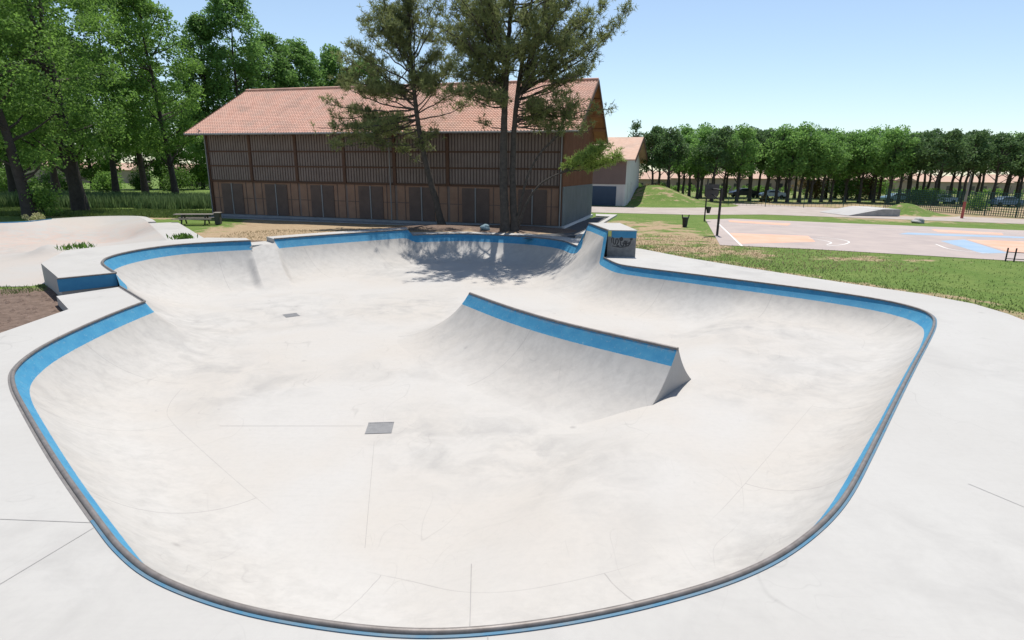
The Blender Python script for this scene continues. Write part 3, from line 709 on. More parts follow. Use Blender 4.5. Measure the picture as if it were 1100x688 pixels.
m = MB(); m.box(-LH-.1, .1, -.5, .1, 0, .32); m.build('plinth', M['plinth'], hall)
m = MB(); m.prism([(-LH-.4, -1.6), (.6, -1.6), (.6, -.5), (-LH-.4, -.5)], -.2, .13); m.build('apron', M['plinth'], hall)
# gable side
m = MB(); m.box(-.04, .10, .05, DH-.1, .3, 3.3)
for y in np.arange(.3, DH-.2, .35): m.box(.10, .15, y, y+.12, .32, 3.28)
m.build('metal_cladding', M['grey_metal'], hall)
m = MB(); m.box(-.1, .28, -.1, DH, -.02, .298); m.build('plinth', M['render'], hall)
gp_ = [(0, 3.31), (DH, 3.31), (DH, ZE), (DH/2, ZRG-.25), (0, ZE)]
def gable(x0, x1, name, mt):
    m = MB(); vs = [(x0, y, z) for y, z in gp_]+[(x1, y, z) for y, z in gp_]
    m.add(vs, [(4, 3, 2, 1, 0), (5, 6, 7, 8, 9)]+[(i, (i+1) % 5, 5+(i+1) % 5, 5+i) for i in range(5)])
    if x1 > -1:
        for y in np.arange(.15, DH-.1, .3):
            zt = ZE+(ZRG-.3-ZE)*(1-abs(y-DH/2)/(DH/2)); m.box(x1, x1+.03, y, y+.1, 3.33, zt)
    m.build(name, mt, hall)
gable(-.05, .06, 'gable_boards', M['gable_wood']); gable(-LH-.02, -LH+.08, 'gable_boards', M['clad_wood'])
m = MB(); m.box(-LH-.06, -LH, .1, DH-.1, 0, 3.3); m.build('end_wall', M['clad_wood'], hall)
# roof: corrugated clay tiles, both slopes
OX = 1.3; OY = .95
def slope(front):
    nxw = 8; period = .26; xs_ = np.arange(-LH-OX, OX+1e-6, period/6); rows = 30
    y_e, y_r = (-OY, DH/2) if front else (DH+OY, DH/2); sl = (ZRG-ZE)/(DH/2); ze = ZRG-sl*(DH/2+OY)
    vs = []; ts = []
    for r_ in range(rows):
        for e in (0, 1):
            t = (r_+e)/rows; lift = .035*(1-e)
            ts.append((t, lift))
    for t, lift in ts:
        yy = y_e+(y_r-y_e)*t; z0 = ze+(ZRG-ze)*t+lift+.13
        for x in xs_: vs.append((x, yy, z0+.032*math.cos(2*math.pi*x/period)))
    k = len(xs_); m = MB(); fs = []
    for i in range(len(ts)-1):
        for j in range(k-1):
            f = (i*k+j, i*k+j+1, (i+1)*k+j+1, (i+1)*k+j); fs.append(f if front else f[::-1])
    m.add(vs, fs); m.build('roof_tiles', M['tile'], hall, 50)
    m = MB()
    th = .09
    a = [(x, y, z) for x in (-LH-OX, OX) for y, z in ((y_e, ze), (y_r, ZRG))]
    b_ = [(x, y, z+th) for x, y, z in a]
    m.add(a+b_, [(0, 1, 3, 2), (4, 6, 7, 5), (0, 2, 6, 4), (1, 5, 7, 3), (0, 4, 5, 1), (2, 3, 7, 6)])
    m.build('roof_deck', M['soffit'], hall)
    for y, z in ((y_e+(y_r-y_e)*t, ze+(ZRG-ze)*t) for t in (.05, .28, .52, .76, .97)):
        m = MB(); m.box(.0, OX-.05, y-.09, y+.09, z-.26, z-.01); m.build('purlin', M['soffit'], hall)
    for x in (OX+.03, -LH-OX-.03):
        m = MB(); m.beam((x, y_e, ze+.02), (x, y_r, ZRG+.02), .06, .36); m.build('barge_board', M['post_wood'], hall)
    if front:
        m = MB(); m.tube([(-LH-OX, y_e-.07, ze+.05), (OX, y_e-.07, ze+.05)], .075, 8); m.build('gutter', M['mullion'], hall, 50)
        m = MB()
        for x in np.arange(-LH-OX+.3, OX, .9): m.beam((x, y_e+.05, ze-.06), (x, .1, ZE+.0), .09, .14)
        m.build('rafter_tails', M['post_wood'], hall)
slope(True); slope(False)
m = MB(); m.tube([(-LH-OX, DH/2, ZRG+.16), (OX, DH/2, ZRG+.16)], .16, 8); m.build('ridge_cap', M['tile'], hall, 60)

# ------------------------------------------------------------------ second hall
h2 = empty('white_hall', (15.2, 79.5, -.05), -R(17.5), label='smaller white rendered hall with a blue garage door and pinkish roof', cat='hall')
W2, D2, E2, R2 = 16, 18, 6.3, 9.4
def wallgable():   # ridge runs along x (left-right), gable faces right
    m = MB(); m.box(-W2, 0, 0, D2, 0, E2); m.build('walls', M['render'], h2)
wallgable()
m = MB(); g_ = [(0, E2), (D2, E2), (D2/2, R2)]
m.add([(0, y, z) for y, z in g_]+[(-.3, y, z) for y, z in g_], [(0, 1, 2), (5, 4, 3), (0, 2, 5, 3), (1, 4, 5, 2)]); m.build('gable', M['render'], h2)
m = MB(); m.box(-W2, -.01, -.06, 0, 2.9, E2-.05); m.build('upper_cladding', M['brown_render'], h2)
m = MB(); m.box(-6.3, -1.2, -.05, .0, 0, 2.6)
for z in np.arange(.3, 2.6, .4): m.box(-6.25, -1.25, -.07, -.05, z, z+.34)
m.build('garage_door', M['garage'], h2)
m = MB(); m.box(-.35, -.02, -.12, -.0, 0, 2.9); m.build('corner_pier', M['render'], h2)
for yy in (2.5, 6.5):
    m = MB(); m.box(0.0, .10, yy, yy+.25, 0, 3.1); m.build('wall_pier', M['render'], h2)
sl = (R2-E2)/(D2/2)
for s in (0, 1):
    y0, y1 = ((-.9, D2/2) if s == 0 else (D2+.9, D2/2)); z0 = E2-.9*sl
    m = MB(); a = [(x, y, z) for x in (-W2-1, 1.2) for y, z in ((y0, z0+.02), (y1, R2+.02))]; b_ = [(x, y, z+.16) for x, y, z in a]
    m.add(a+b_, [(0, 1, 3, 2), (4, 6, 7, 5), (0, 2, 6, 4), (1, 5, 7, 3), (0, 4, 5, 1), (2, 3, 7, 6)])
    m.build('roof', M['tile2'], h2)
    m = MB(); m.beam((1.23, y0, z0+.02), (1.23, y1, R2+.02), .06, .5); m.build('barge_board', M['post_wood'], h2)

# ------------------------------------------------------------------ foliage makers
def leaf_quads(C, size, up=.4, aspect=.6, r=rng):
    n = len(C); nrm = r.normal(size=(n, 3)); nrm[:, 2] += up; nrm /= np.linalg.norm(nrm, axis=1)[:, None]
    a = r.normal(size=(n, 3)); a -= nrm*(a*nrm).sum(1)[:, None]; a /= np.linalg.norm(a, axis=1)[:, None]; b = np.cross(nrm, a)
    s = (size*r.uniform(.6, 1.3, n))[:, None]; a = a*s*.5; b = b*s*.5*aspect
    return np.stack([C-a, C-b*1+a*.1, C+a, C+b+a*.1], 1)
def clump_leaves(centers, radii, per, size, r, squash=.75, up=.4):
    Cs = []; tt = []
    for c, R_ in zip(centers, radii):
        k = int(per*r.uniform(.7, 1.3)); d = r.normal(size=(k, 3)); d /= np.linalg.norm(d, axis=1)[:, None]
        rad = R_*(r.uniform(.25, 1, k)**.5)[:, None]; p = d*rad*np.array([1, 1, squash]); Cs.append(c+p)
        base = r.uniform(0, 1)*.6
        tt.append(np.clip(base+r.uniform(-.05, .45, k), 0, 1))
    C = np.concatenate(Cs); return leaf_quads(C, size, up, .6, r), np.concatenate(tt)
def crown_centers(H, z0, Rc, n, r, shape='oval'):
    out = []; lob = r.uniform(.75, 1.12, 12)
    while len(out) < n:
        t = r.uniform(0, 1); a = r.uniform(0, 2*math.pi)
        if shape == 'oval': w_ = math.sin(math.pi*min(1, (t*.88+.1)))**.7
        elif shape == 'tall': w_ = (math.sin(math.pi*min(1, t*.9+.12)))**.55
        else: w_ = (1-abs(2*t-.75)**2.2)**.5 if abs(2*t-.75) < 1 else .35
        w_ *= lob[int(a/(2*math.pi)*6) % 6]*.5+lob[6+int(t*5.9)]*.5
        rr = Rc*w_*r.uniform(.3, 1)**.6
        out.append((math.cos(a)*rr, math.sin(a)*rr, z0+(H-z0)*t))
    return np.array(out)
def trunk_mesh(mb, P, rads, n=10): mb.tube(P, rads, n)
def broad_tree(name, H, z0, Rc, n, per, size, seed, mat_, shape='oval', lean=(0, 0), tr=.35, label='', group=None, barkm='bark', crad=(.9, 1.5), cat='tree', forks=1):
    r = np.random.default_rng(seed); t = empty(name, label=label, cat=cat, group=group)
    C = crown_centers(H, z0, Rc, n, r, shape)
    hh = C[:, 2]/H; C[:, 0] += lean[0]*hh**1.2; C[:, 1] += lean[1]*hh**1.2
    mb = MB()
    for f in range(forks):
        ox, oy = (r.uniform(-.8, .8), r.uniform(-.8, .8)) if f else (0, 0)
        P = [Vector((lean[0]*(k/8)**1.2+ox*(k/8)+r.normal()*.06*k/3, lean[1]*(k/8)**1.2+oy*(k/8)+r.normal()*.06*k/3, -.2+H*.9*k/8)) for k in range(9)]
        rad = [tr*(1.35 if k == 0 else 1)*(1-.86*k/8) for k in range(9)]
        mb.tube(P, rad, 9)
    for c in C[r.permutation(len(C))[:min(len(C), 26)]]:
        zb = max(z0*.6, c[2]-r.uniform(1.2, 3.0)); k = zb/H; p0 = Vector((lean[0]*k**1.2, lean[1]*k**1.2, zb)); p1 = Vector(c); mid = (p0+p1)/2+Vector((0, 0, -.25))
        mb.tube([p0, mid, p1], [tr*.28, tr*.17, .03], 5)
    mb.build('trunk', M[barkm], t, 60)
    V, tt = clump_leaves(C, r.uniform(crad[0], crad[1], len(C)), per, size, r)
    quads_mesh('crown', V, mat_, t, tt)
    return t
def put(t, x, y, z=None, rz=0, s=1.0, label=None, group=None):
    t.location = (x, y, GZ(x, y) if z is None else z); t.rotation_euler = (0, 0, rz); t.scale = (s, s, s)
    if label: t['label'] = label
    if group: t['group'] = group

# the two maritime pines, branch by branch
def pine(name, label, Y, trunks, branches, seed, needle_scale=1.0):
    r = np.random.default_rng(seed)
    base = at(*trunks[0][0][0], Y); base.z = GZ(base.x, base.y)
    t = empty(name, base, label=label, cat='tree')
    mb = MB()
    TR = []
    for pts, r0, r1, dy in trunks:
        P = np.array([list(at(px, py, Y)+Vector((0, dy*k/len(pts), 0))-base) for k, (px, py) in enumerate(pts)]); P[0][2] = -.2
        Q = cr(P, .35, 3); Q[1:-1] += r.normal(size=Q[1:-1].shape)*.012
        rad = np.linspace(r0, r1, len(Q)); rad[:3] *= np.array([1.45, 1.22, 1.08])[:len(rad[:3])]; mb.tube([Vector(p) for p in Q], list(rad), 11); TR.append((Q, rad))
    mb.build('trunk', M['pbark'], t, 60)
    tufts = []; tone = []; bright = []; lb = MB()
    def twig(p, q, rad, dens, spread, tn_):
        # curved limb p->q then side twigs with tufts
        L = np.linalg.norm(q-p); mid = (p+q)/2+np.array([0, 0, -L*.07])+r.normal(size=3)*L*.05
        n_ = max(4, int(L/.35)); tt = np.linspace(0, 1, n_)[:, None]
        C = (1-tt)**2*p+2*tt*(1-tt)*mid+tt**2*q
        C[1:-1] += r.normal(size=C[1:-1].shape)*.035
        lb.tube([Vector(c) for c in C], list(np.linspace(rad, .018, n_)), 5)
        for k in range(dens):
            u_ = r.uniform(.32, 1)**.8; c = C[min(n_-1, int(u_*n_))]
            d = r.normal(size=3); d[2] = abs(d[2])*.7+.05; d /= np.linalg.norm(d); ln = spread*r.uniform(.25, 1)*(1.15-.4*u_)
            e = c+d*ln+(q-p)/L*ln*.5
            if k % 2 == 0: lb.tube([Vector(c), Vector((c+e)/2+r.normal(size=3)*.04), Vector(e)], [.022, .016, .01], 3, False)
            for j in range(3):
                s = r.uniform(.35, 1.12); tufts.append(c+(e-c)*s+r.normal(size=3)*.17); tone.append(tn_+r.uniform(-.12, .12)); bright.append(tn_ >= .9)
    for (ti, za, px, py, dy, rad, dens, spread, tn_) in branches:
        Q, rd = TR[ti]; i = int(np.argmin(np.abs(Q[:, 2]-za))); p = Q[i]; q = np.array(at(px, py, Y+dy)-base)
        twig(p, q, rad, dens, spread, tn_)
    lb.build('limbs', M['pbark'], t, 60)
    Tf = np.array(tufts); tone = np.array(tone); k = 11
    C = np.repeat(Tf, k, 0); d = r.normal(size=C.shape); d[:, 2] += .55; d /= np.linalg.norm(d, axis=1)[:, None]
    ln = r.uniform(.2, .36, len(C))[:, None]*needle_scale; s = np.cross(d, r.normal(size=C.shape)); s /= np.linalg.norm(s, axis=1)[:, None]; s *= .018*needle_scale
    V = np.stack([C-s, C+s, C+d*ln+s*.6, C+d*ln-s*.6], 1); tone = np.clip(np.repeat(tone, k)+r.uniform(-.2, .3, len(C)), 0, 1)
    br_ = np.repeat(np.array(bright), k)
    quads_mesh('needles', V[~br_], M['needle'], t, tone[~br_])
    if br_.any():
        o = quads_mesh('needles', V[br_], M['needle_b'], t, tone[br_]); o['label'] = 'bright green young needles on the low right branch'
    return t
def fan(ti, z_lo, z_hi, x0, x1, y0, y1, n, dys, rad, dens, spread, tn_, r):
    out = []
    for k in range(n):
        px = r.uniform(x0, x1); py = r.uniform(y0, y1); out.append((ti, r.uniform(z_lo, z_hi), px, py, r.uniform(-dys, dys), rad, dens, spread, tn_+r.uniform(-.15, .2)))
    return out
rp = np.random.default_rng(3)
YL, YR = 44.6, 41.6
bl = []
bl += [(0, 7.8, 346, 138, -.5, .07, 30, 1.0, .5), (0, 7.2, 365, 150, .8, .06, 26, .9, .5), (0, 7.6, 395, 150, -1.5, .06, 28, .95, .55), (0, 8.3, 352, 112, .5, .07, 24, .9, .4)]
bl += fan(0, 6.6, 8.4, 355, 425, 118, 158, 9, 3, .05, 24, .85, .5, rp)
bl += fan(0, 8, 11, 362, 400, 45, 100, 9, 2.5, .07, 24, 1.0, .35, rp)
bl += fan(0, 10, 15, 385, 480, -20, 60, 20, 3.2, .07, 28, 1.15, .35, rp)
bl += fan(0, 8, 12, 400, 500, 55, 105, 14, 3, .05, 24, 1.0, .35, rp)
bl += fan(0, 5.5, 7.5, 400, 470, 135, 165, 5, 2.5, .04, 14, .7, .3, rp)
bl += [(0, 7.6, 500, 113, .5, .06, 16, .7, .4), (0, 8.0, 496, 98, -.8, .06, 16, .8, .4), (0, 4.6, 430, 158, .4, .05, 8, .6, .3)]
pine('maritime_pine', 'slender pine leaning left, the left one of the two trunks groups before the hall', YL,
     [([(475, 243), (468, 215), (459, 182), (452, 150), (447, 118), (443, 80), (440, 40), (440, 0), (442, -25)], .27, .06, 0)], bl, 11)
br = fan(0, 8.5, 13, 468, 520, -5, 85, 12, 3, .06, 16, 1.0, .35, rp)
br += fan(0, 9, 13, 478, 560, -10, 60, 18, 3.5, .07, 28, 1.15, .3, rp)
br += fan(1, 9, 14, 560, 640, -20, 55, 18, 3.5, .07, 28, 1.15, .35, rp)
br += fan(0, 11, 15, 480, 640, -50, 5, 14, 4.0, .07, 24, 1.2, .4, rp)
br += [(1, 9.5, 672, 12, 3, .09, 44, 1.0, .5), (1, 9.2, 655, 35, 2.5, .08, 36, 1.0, .45), (1, 10, 650, 5, 3.5, .08, 34, 1.0, .5), (1, 8.8, 640, 62, 2.0, .07, 30, .9, .4), (1, 8.6, 625, 78, -1, .06, 20, .8, .35)]
br += fan(1, 8.5, 10, 570, 632, 50, 88, 9, 3, .06, 20, .9, .35, rp)
br += fan(0, 8, 10, 482, 540, 55, 108, 11, 3, .06, 20, .9, .35, rp)
br += fan(1, 7, 8.5, 575, 625, 95, 140, 8, 2.5, .05, 20, .8, .45, rp)
br += [(2, 5.8, 612, 118, -.5, .06, 14, .6, .5), (1, 7.4, 628, 112, 0, .06, 22, .7, .75), (1, 7.6, 655, 118, .4, .05, 12, .45, .6), (1, 7.0, 605, 138, -.6, .06, 22, .8, .6), (1, 7.0, 630, 142, .6, .05, 22, .7, .6)]
br += [(1, 7.5, 592, 120, 1, .05, 12, .6, .4), (0, 7.0, 508, 130, -1, .04, 5, .4, .3)]
br += [(3, 4.2, 640, 165, -.3, .05, 64, .72, 1.05), (3, 4.2, 664, 169, .1, .04, 56, .6, 1.1), (3, 4.0, 628, 171, .5, .04, 50, .65, 1.0), (3, 4.3, 648, 160, -.6, .04, 50, .65, 1.1)]
pine('maritime_pine', 'tall double-trunked pine before the right end of the hall', YR,
     [([(543, 249), (541, 200), (541, 150), (543, 100), (545, 60), (548, 20), (552, -40)], .34, .08, 0),
      ([(553, 249), (551, 210), (551, 170), (553, 130), (558, 85), (565, 40), (575, -20)], .27, .07, .8),
      ([(553, 228), (565, 195), (580, 165), (596, 150), (603, 140)], .11, .05, -.6),
      ([(553, 236), (572, 208), (590, 192), (608, 184), (620, 176)], .11, .04, .5)], br, 12)

# big broadleaved trees on the left
TL = []
def bt(px, Y, H, Rc, z0, n, seed, label, lean=(0, 0), tr=.4, mat_='leaf', shape='oval', size=.3, per=120, crad=(.9, 1.5), forks=1):
    p = on(px, 230, 0); x = p.x/p.y*Y
    t = broad_tree('broadleaf_tree', H, z0, Rc, n, per, size, seed, M[mat_], shape, lean, tr, label, None, 'bark', crad, forks=forks)
    put(t, x, Y); return t
G1 = None
bt(33, 49.5, 21, 6.0, 4.6, 160, 21, 'dark-trunked broadleaf tree leaning left at the left edge of the photo', (-3.2, 1), .48, size=.26, per=130)
bt(88, 57, 24, 6.8, 5.4, 190, 22, 'big broadleaf tree with a thick forked trunk beyond the beige basin', (-.6, 0), .62, size=.28, per=125, forks=2)
bt(-45, 57, 23, 7, 4, 190, 23, 'broadleaf tree whose crown enters the photo at the upper left corner', (1, 0), .5, size=.32)
bt(20, 72, 26, 8, 6, 230, 24, 'broadleaf tree behind the left-leaning one', (0, 0), .5, size=.36)
bt(66, 88, 30, 7.0, 5, 220, 25, 'broadleaf tree between the two big trunks, farther back', (0, 0), .5, size=.42)
bt(128, 76, 27, 7.0, 6.5, 180, 26, 'broadleaf tree with slanted trunk right of the big forked one', (1.2, 0), .42, size=.34)
bt(160, 86, 32, 7.0, 6, 190, 27, 'tall broadleaf tree left of the open sky gap', (-1, 0), .45, 'leaf2', 'tall', size=.38)
bt(192, 76, 25, 5.0, 6, 130, 28, 'dark-trunked broadleaf tree nearest the left end of the hall', (-1.5, 0), .42, size=.32, crad=(.8, 1.4))
bt(236, 102, 28, 5.2, 6, 200, 29, 'pale poplar just left of the tallest one over the roof', (0, 0), .4, 'leaf2', 'tall', size=.42, crad=(1, 1.7))
bt(268, 104, 34, 6.4, 6, 260, 30, 'tallest poplar above the left end of the hall roof', (0, 0), .4, 'leaf2', 'tall', size=.42, crad=(1, 1.8))
bt(302, 112, 27.5, 6.6, 6, 220, 31, 'rounded poplar over the roof, right of the tallest', (0, 0), .4, 'leaf2', 'oval', size=.46, crad=(1.1, 1.9))
bt(331, 118, 27.5, 6.8, 6, 220, 32, 'poplar over the middle of the roof', (0, 0), .4, 'leaf2', 'oval', size=.46, crad=(1.1, 1.9))
bt(366, 124, 27.5, 6.8, 6, 220, 33, 'poplar showing just left of the leaning pine', (0, 0), .4, 'leaf2', 'oval', size=.48, crad=(1.1, 1.9))
bt(398, 126, 26, 6.5, 6, 180, 34, 'poplar showing behind the crown of the leaning pine', (0, 0), .4, 'leaf2', 'oval', size=.5, crad=(1.1, 1.9))
bt(105, 118, 27, 9, 3, 200, 35, 'farthest broad tree seen between the left trunks', (0, 0), .4, size=.55, crad=(1.2, 2.2))
bt(10, 118, 27, 9, 3, 200, 36, 'far broad tree behind the left edge trees', (0, 0), .4, size=.55, crad=(1.2, 2.2))
bt(178, 125, 22, 6.5, 3, 120, 37, 'far broad tree behind the reeds', (0, 0), .4, size=.55, crad=(1.2, 2.2))
bt(222, 128, 17, 5.5, 2.5, 90, 38, 'low far tree just beyond the left end of the hall', (0, 0), .35, size=.5, crad=(1.2, 2.0))

# bushes
def bush(name, px, py, z, Rr_, H, seed, mat_, label, n=22, per=70, size=.18, group=None, cat='bush', stems=5):
    r = np.random.default_rng(seed); p = on(px, py, z); gz_ = GZ(p.x, p.y) if z <= 0.1 else z
    t = empty(name, (p.x, p.y, gz_), label=label, cat=cat, group=group)
    C = np.stack([r.normal(size=n)*Rr_*.42, r.normal(size=n)*Rr_*.42, r.uniform(.15, .85, n)*H], 1)
    V, tt = clump_leaves(C, r.uniform(.25, .45, n)*H, per, size, r, .85); quads_mesh('foliage', V, M[mat_], t, tt)
    mb = MB()
    for k in range(stems):
        c = C[k]; mb.tube([(0, 0, -.05), (c[0]*.5, c[1]*.5, c[2]*.5), tuple(c)], [.04, .03, .01], 5)
    mb.build('stems', M['bark'], t)
    return t
bush('bush', 153, 204, 0, 1.9, 3.4, 51, 'leafb', 'bright green round bush among the left tree trunks', 40, 90, .3)
bush('bush', 48, 233, 0, 1.1, 3.0, 52, 'leaf', 'dark leafy shoots at the foot of the left-leaning tree', 22, 80, .22)
bush('bush', 62, 205, 0, 2.6, 3.4, 53, 'leafb', 'green bush beyond the reeds between two trunks', 36, 80, .34)
bush('bush', 10, 208, 0, 3.2, 4.4, 54, 'leafb', 'green bush at the far left behind the trunks', 36, 80, .4)
bush('bush', 118, 206, 0, 2.6, 3.6, 58, 'leaf', 'dark bush just left of the bright round bush', 36, 80, .36)
bush('bush', 190, 205, 0, 3.0, 4.2, 59, 'leafb', 'wide bush close to the left wall of the hall', 40, 80, .36)
bush('bush', 212, 203, 0, 3.0, 5.2, 60, 'leaf', 'tall dark bush touching the left edge of the hall', 40, 80, .36)
bush('yellow_shrub', 40, 239, 0.0, .5, .85, 55, 'yellowb', 'small pale yellow flowering shrub behind the basin rim', 14, 60, .12)
bush('bush', 702, 214, 0, 1.2, 1.7, 56, 'rust_leaf', 'brownish dry bush on the grass bank beside the white hall', 26, 80, .2)
bush('bush', 712, 206, 0, 2.0, 2.4, 57, 'leaf', 'dark green bush behind the dry one on the bank', 30, 80, .3)
bush('bush', 873, 213, 0, 2.6, 4.0, 61, 'rust_leaf', 'russet bush at the foot of the far pine row', 36, 80, .32)
bush('bush', 906, 214, 0, 3.2, 5.2, 62, 'leafb', 'light green bush beside the russet ones by the fence', 40, 80, .36)
bush('bush', 925, 214, 0, 2.8, 4.2, 63, 'rust_leaf', 'olive russet bush right of the light green bush', 40, 80, .34)
bush('bush', 940, 212, 0, 3.0, 4.0, 64, 'leaf', 'dark bush at the left end of the green fence', 36, 80, .34)
bush('bush', 990, 220, 0, 2.4, 2.6, 65, 'leafb', 'low wide bush behind the green fence', 36, 80, .28)
bush('bush', 1048, 226, 0, 1.2, 2.2, 66, 'leaf', 'small bush growing through the green fence', 20, 80, .22)
bush('bush', 822, 217, 0, 1.2, 1.0, 67, 'rust_leaf', 'low rusty plant beside the path, left of the far white car', 16, 60, .22)
# weeds in joints by the raised deck
def weed(px, py, z, H, seed, label, n=60, spread=.35):
    r = np.random.default_rng(seed); p = on(px, py, z)
    base = np.c_[r.normal(size=n)*spread*.5, r.normal(size=n)*spread*.3, np.zeros(n)]
    tip = base+np.c_[r.normal(size=n)*.12, r.normal(size=n)*.12, r.uniform(.4, 1, n)*H]
    s = np.c_[r.normal(size=(n, 2))*.02, np.zeros(n)]; md = base*.4+tip*.6+np.c_[r.normal(size=(n, 2))*.04, np.zeros(n)]
    V = np.stack([base-s, md-s*1.6, tip, md+s*1.6], 1)
    o = quads_mesh('weed_clump', V, M['leafb'], None, r.uniform(.1, .9, n)); o.location = p
    tag(o, label, 'weeds'); return o
weed(90, 268, -.05, .45, 71, 'small clump of weeds by the beige basin, left of the raised deck', 70, .8)
weed(70, 270, -.05, .45, 73, 'tiny sprig of weeds left of the small clump by the basin', 20, .3)
weed(198, 258, .30, .42, 72, 'clump of weeds at the back edge of the raised deck', 140, .55)

# tall grass, lawn blades
def blades(name, X, Y_, H, wd, mat_, lean=.25, seed=1, zoff=0):
    r = np.random.default_rng(seed); n = len(X); Z = ground_z(X, Y_)+zoff
    b0 = np.c_[X, Y_, Z]; h = H*r.uniform(.5, 1.1, n); a = r.uniform(0, math.pi, n); s = np.c_[np.cos(a), np.sin(a), np.zeros(n)]*(wd*.5)
    tip = b0+np.c_[r.normal(size=n)*lean*h, r.normal(size=n)*lean*h, h]
    V = np.stack([b0-s, b0+s, tip+s*.15, tip-s*.15], 1)
    o = quads_mesh(name, V, mat_, None, r.uniform(0, 1, n)); tag(o, kind='stuff', cat='grass'); return o
r = np.random.default_rng(5)
n_ = 26000; X = r.uniform(-62, -29, n_); Yg = r.uniform(61, 76, n_); keep = Yg > 62+2*np.sin(X*.7)
o = blades('tall_grass', X[keep], Yg[keep], 1.35, .16, M['reed'], .12, 6); o['label'] = 'tall green grass under the trees left of the hall'
n_ = 16000; X = r.uniform(-52, -27.5, n_); Yg = r.uniform(51.2, 60, n_)
o = blades('rough_grass', X, Yg, .28, .09, M['grassb'], .3, 7); o['label'] = 'rough grass strip before the tall grass at the left'
n_ = 60000; X = r.uniform(6, 34, n_); Yg = r.uniform(14, 36, n_); P = np.stack([X, Yg], 1); d = outside_dist(P, foot); d3 = outside_dist(P, [(19.0, 57.0), (22.3, 58.6), (44, 48.8), (75, 36), (60, 20), (27.3, 30.1), (18.1, 34.3), (13.0, 35.8)])
k = (d > .02) & (d3 > .1) & (r.uniform(size=n_) < np.exp(-d/2.5)*.8+.08)
o = blades('lawn_grass', X[k], Yg[k], .085, .035, M['grassb'], .5, 8); o['label'] = 'short green lawn grass between the bowl and the court'
n_ = 26000; X = r.uniform(-20, 20, n_); Yg = r.uniform(26, 56, n_); P = np.stack([X, Yg], 1); d = outside_dist(P, foot); d4 = outside_dist(P, P_)
k = (d > .03) & (d < 11) & (d4 > .6) & ((X > 6.8) | (X < -6))&(Yg < 44+(-X)*.25) & ~((X > 2) & (X < 12.5) & (Yg > 41) & (X < 5.5+(Yg-43)*.42)) & (outside_dist(P, [(19.0, 57.0), (22.3, 58.6), (44, 48.8), (75, 36), (60, 20), (27.3, 30.1), (18.1, 34.3), (13.0, 35.8)]) > .1)
o = blades('dry_grass', X[k], Yg[k], .12, .035, M['strawb'], .6, 9); o['label'] = 'dry straw-coloured grass around the far rim'
n_ = 5000; X = r.uniform(-21, -14, n_); Yg = r.uniform(17, 25, n_); P = np.stack([X, Yg], 1); k = (outside_dist(P, foot) > .1) & (outside_dist(P, P_) > 0) & (Yg > 20.5+.4*(X+19))
o = blades('grass_patch', X[k], Yg[k], .11, .03, M['grassb'], .5, 10); o['label'] = 'green grass patch before the beige basin'
# soil clods in the bare corner
m = MB(); r = np.random.default_rng(14)
for _ in range(420):
    x_, y_ = r.uniform(-19.5, -13.7), r.uniform(12, 21.5)
    if outside_dist(np.array([[x_, y_]]), foot)[0] < .15: continue
    s = abs(r.normal())*.045+.02; z = GZ(x_, y_)
    vs = [(x_+s*a_, y_+s*b_, z+s*c_*.7) for a_, b_, c_ in ((1, .1, 0), (.1, 1, .1), (-1, .1, 0), (0, -1, .1), (.2, .1, .9), (0, 0, -.6))]
    m.add(vs, [(0, 1, 4), (1, 2, 4), (2, 3, 4), (3, 0, 4), (1, 0, 5), (2, 1, 5), (3, 2, 5), (0, 3, 5)])
o = m.build('soil_clods', simple('soil', (.2, .14, .11), (.13, .09, .07), 5, .95)); tag(o, 'loose brown soil clods left of the raised deck', 'soil', kind='stuff')

# ------------------------------------------------------------------ far pine row on the right
def far_tree(seed, mat_, H, z0, Rc, shape, crad, n=60, per=75, size=.42):
    return broad_tree('pine_tree', H, z0, Rc, n, per, size, seed, mat_, shape, (random.uniform(-.8, .8), 0), .31, '', None, 'pbark', crad)
protos = [far_tree(81, M['far_b'], 12.8, 5.2, 3.4, 'oval', (.9, 1.6)), far_tree(82, M['far_b'], 12.2, 5.8, 3.9, 'umb', (.8, 1.5)),
          far_tree(83, M['far_d'], 12.6, 6.4, 3.4, 'umb', (.8, 1.4)), far_tree(84, M['far_d'], 12.0, 6.0, 3.8, 'umb', (.8, 1.4)), far_tree(85, M['far_b'], 13.2, 4.8, 3.0, 'oval', (.9, 1.5))]
used = [False]*5
r = np.random.default_rng(44)
SECT = [(0, 'just right of the white hall'), (745, 'behind the basketball hoop'), (785, 'behind the dark parked car'), (815, 'behind the silver parked car'), (855, 'behind the russet bush'),
        (893, 'behind the light green bush'), (935, 'behind the left end of the green fence'), (985, 'behind the green fence left of the red pole'), (1035, 'behind the green fence right of the red pole'), (1080, 'behind the fence at the right edge')]
ORD = ['first', 'second', 'third', 'fourth', 'fifth', 'sixth', 'seventh', 'eighth', 'ninth']
seen = {}
for row, (Y0, step, rn_) in enumerate(((99, 13.0, 'nearer'), (117, 11.0, 'rear'))):
    px = 699+row*6
    while px < 1125:
        dark = (px > 955 and r.uniform() < .86) or r.uniform() < .22
        k = int(r.choice([2, 3])) if dark else int(r.choice([0, 1, 4]))
        sec = [t_ for p_, t_ in SECT if px >= p_][-1]; key = (row, sec, dark); seen[key] = seen.get(key, 0)+1
        lab = '%s %s pine from left, %s row, %s' % (ORD[seen[key]-1], 'dark' if dark else 'bright', rn_, sec)
        t = protos[k] if not used[k] else copy_tree(protos[k]); used[k] = True
        Y = Y0+r.uniform(-4, 4); p = on(px, 230, 0)
        put(t, p.x/p.y*Y, Y, -.1, r.uniform(0, 6.28), r.uniform(.88, .98)*(Y/104)**.7, lab, 'pines in the far row')
        px += step*r.uniform(.75, 1.3)
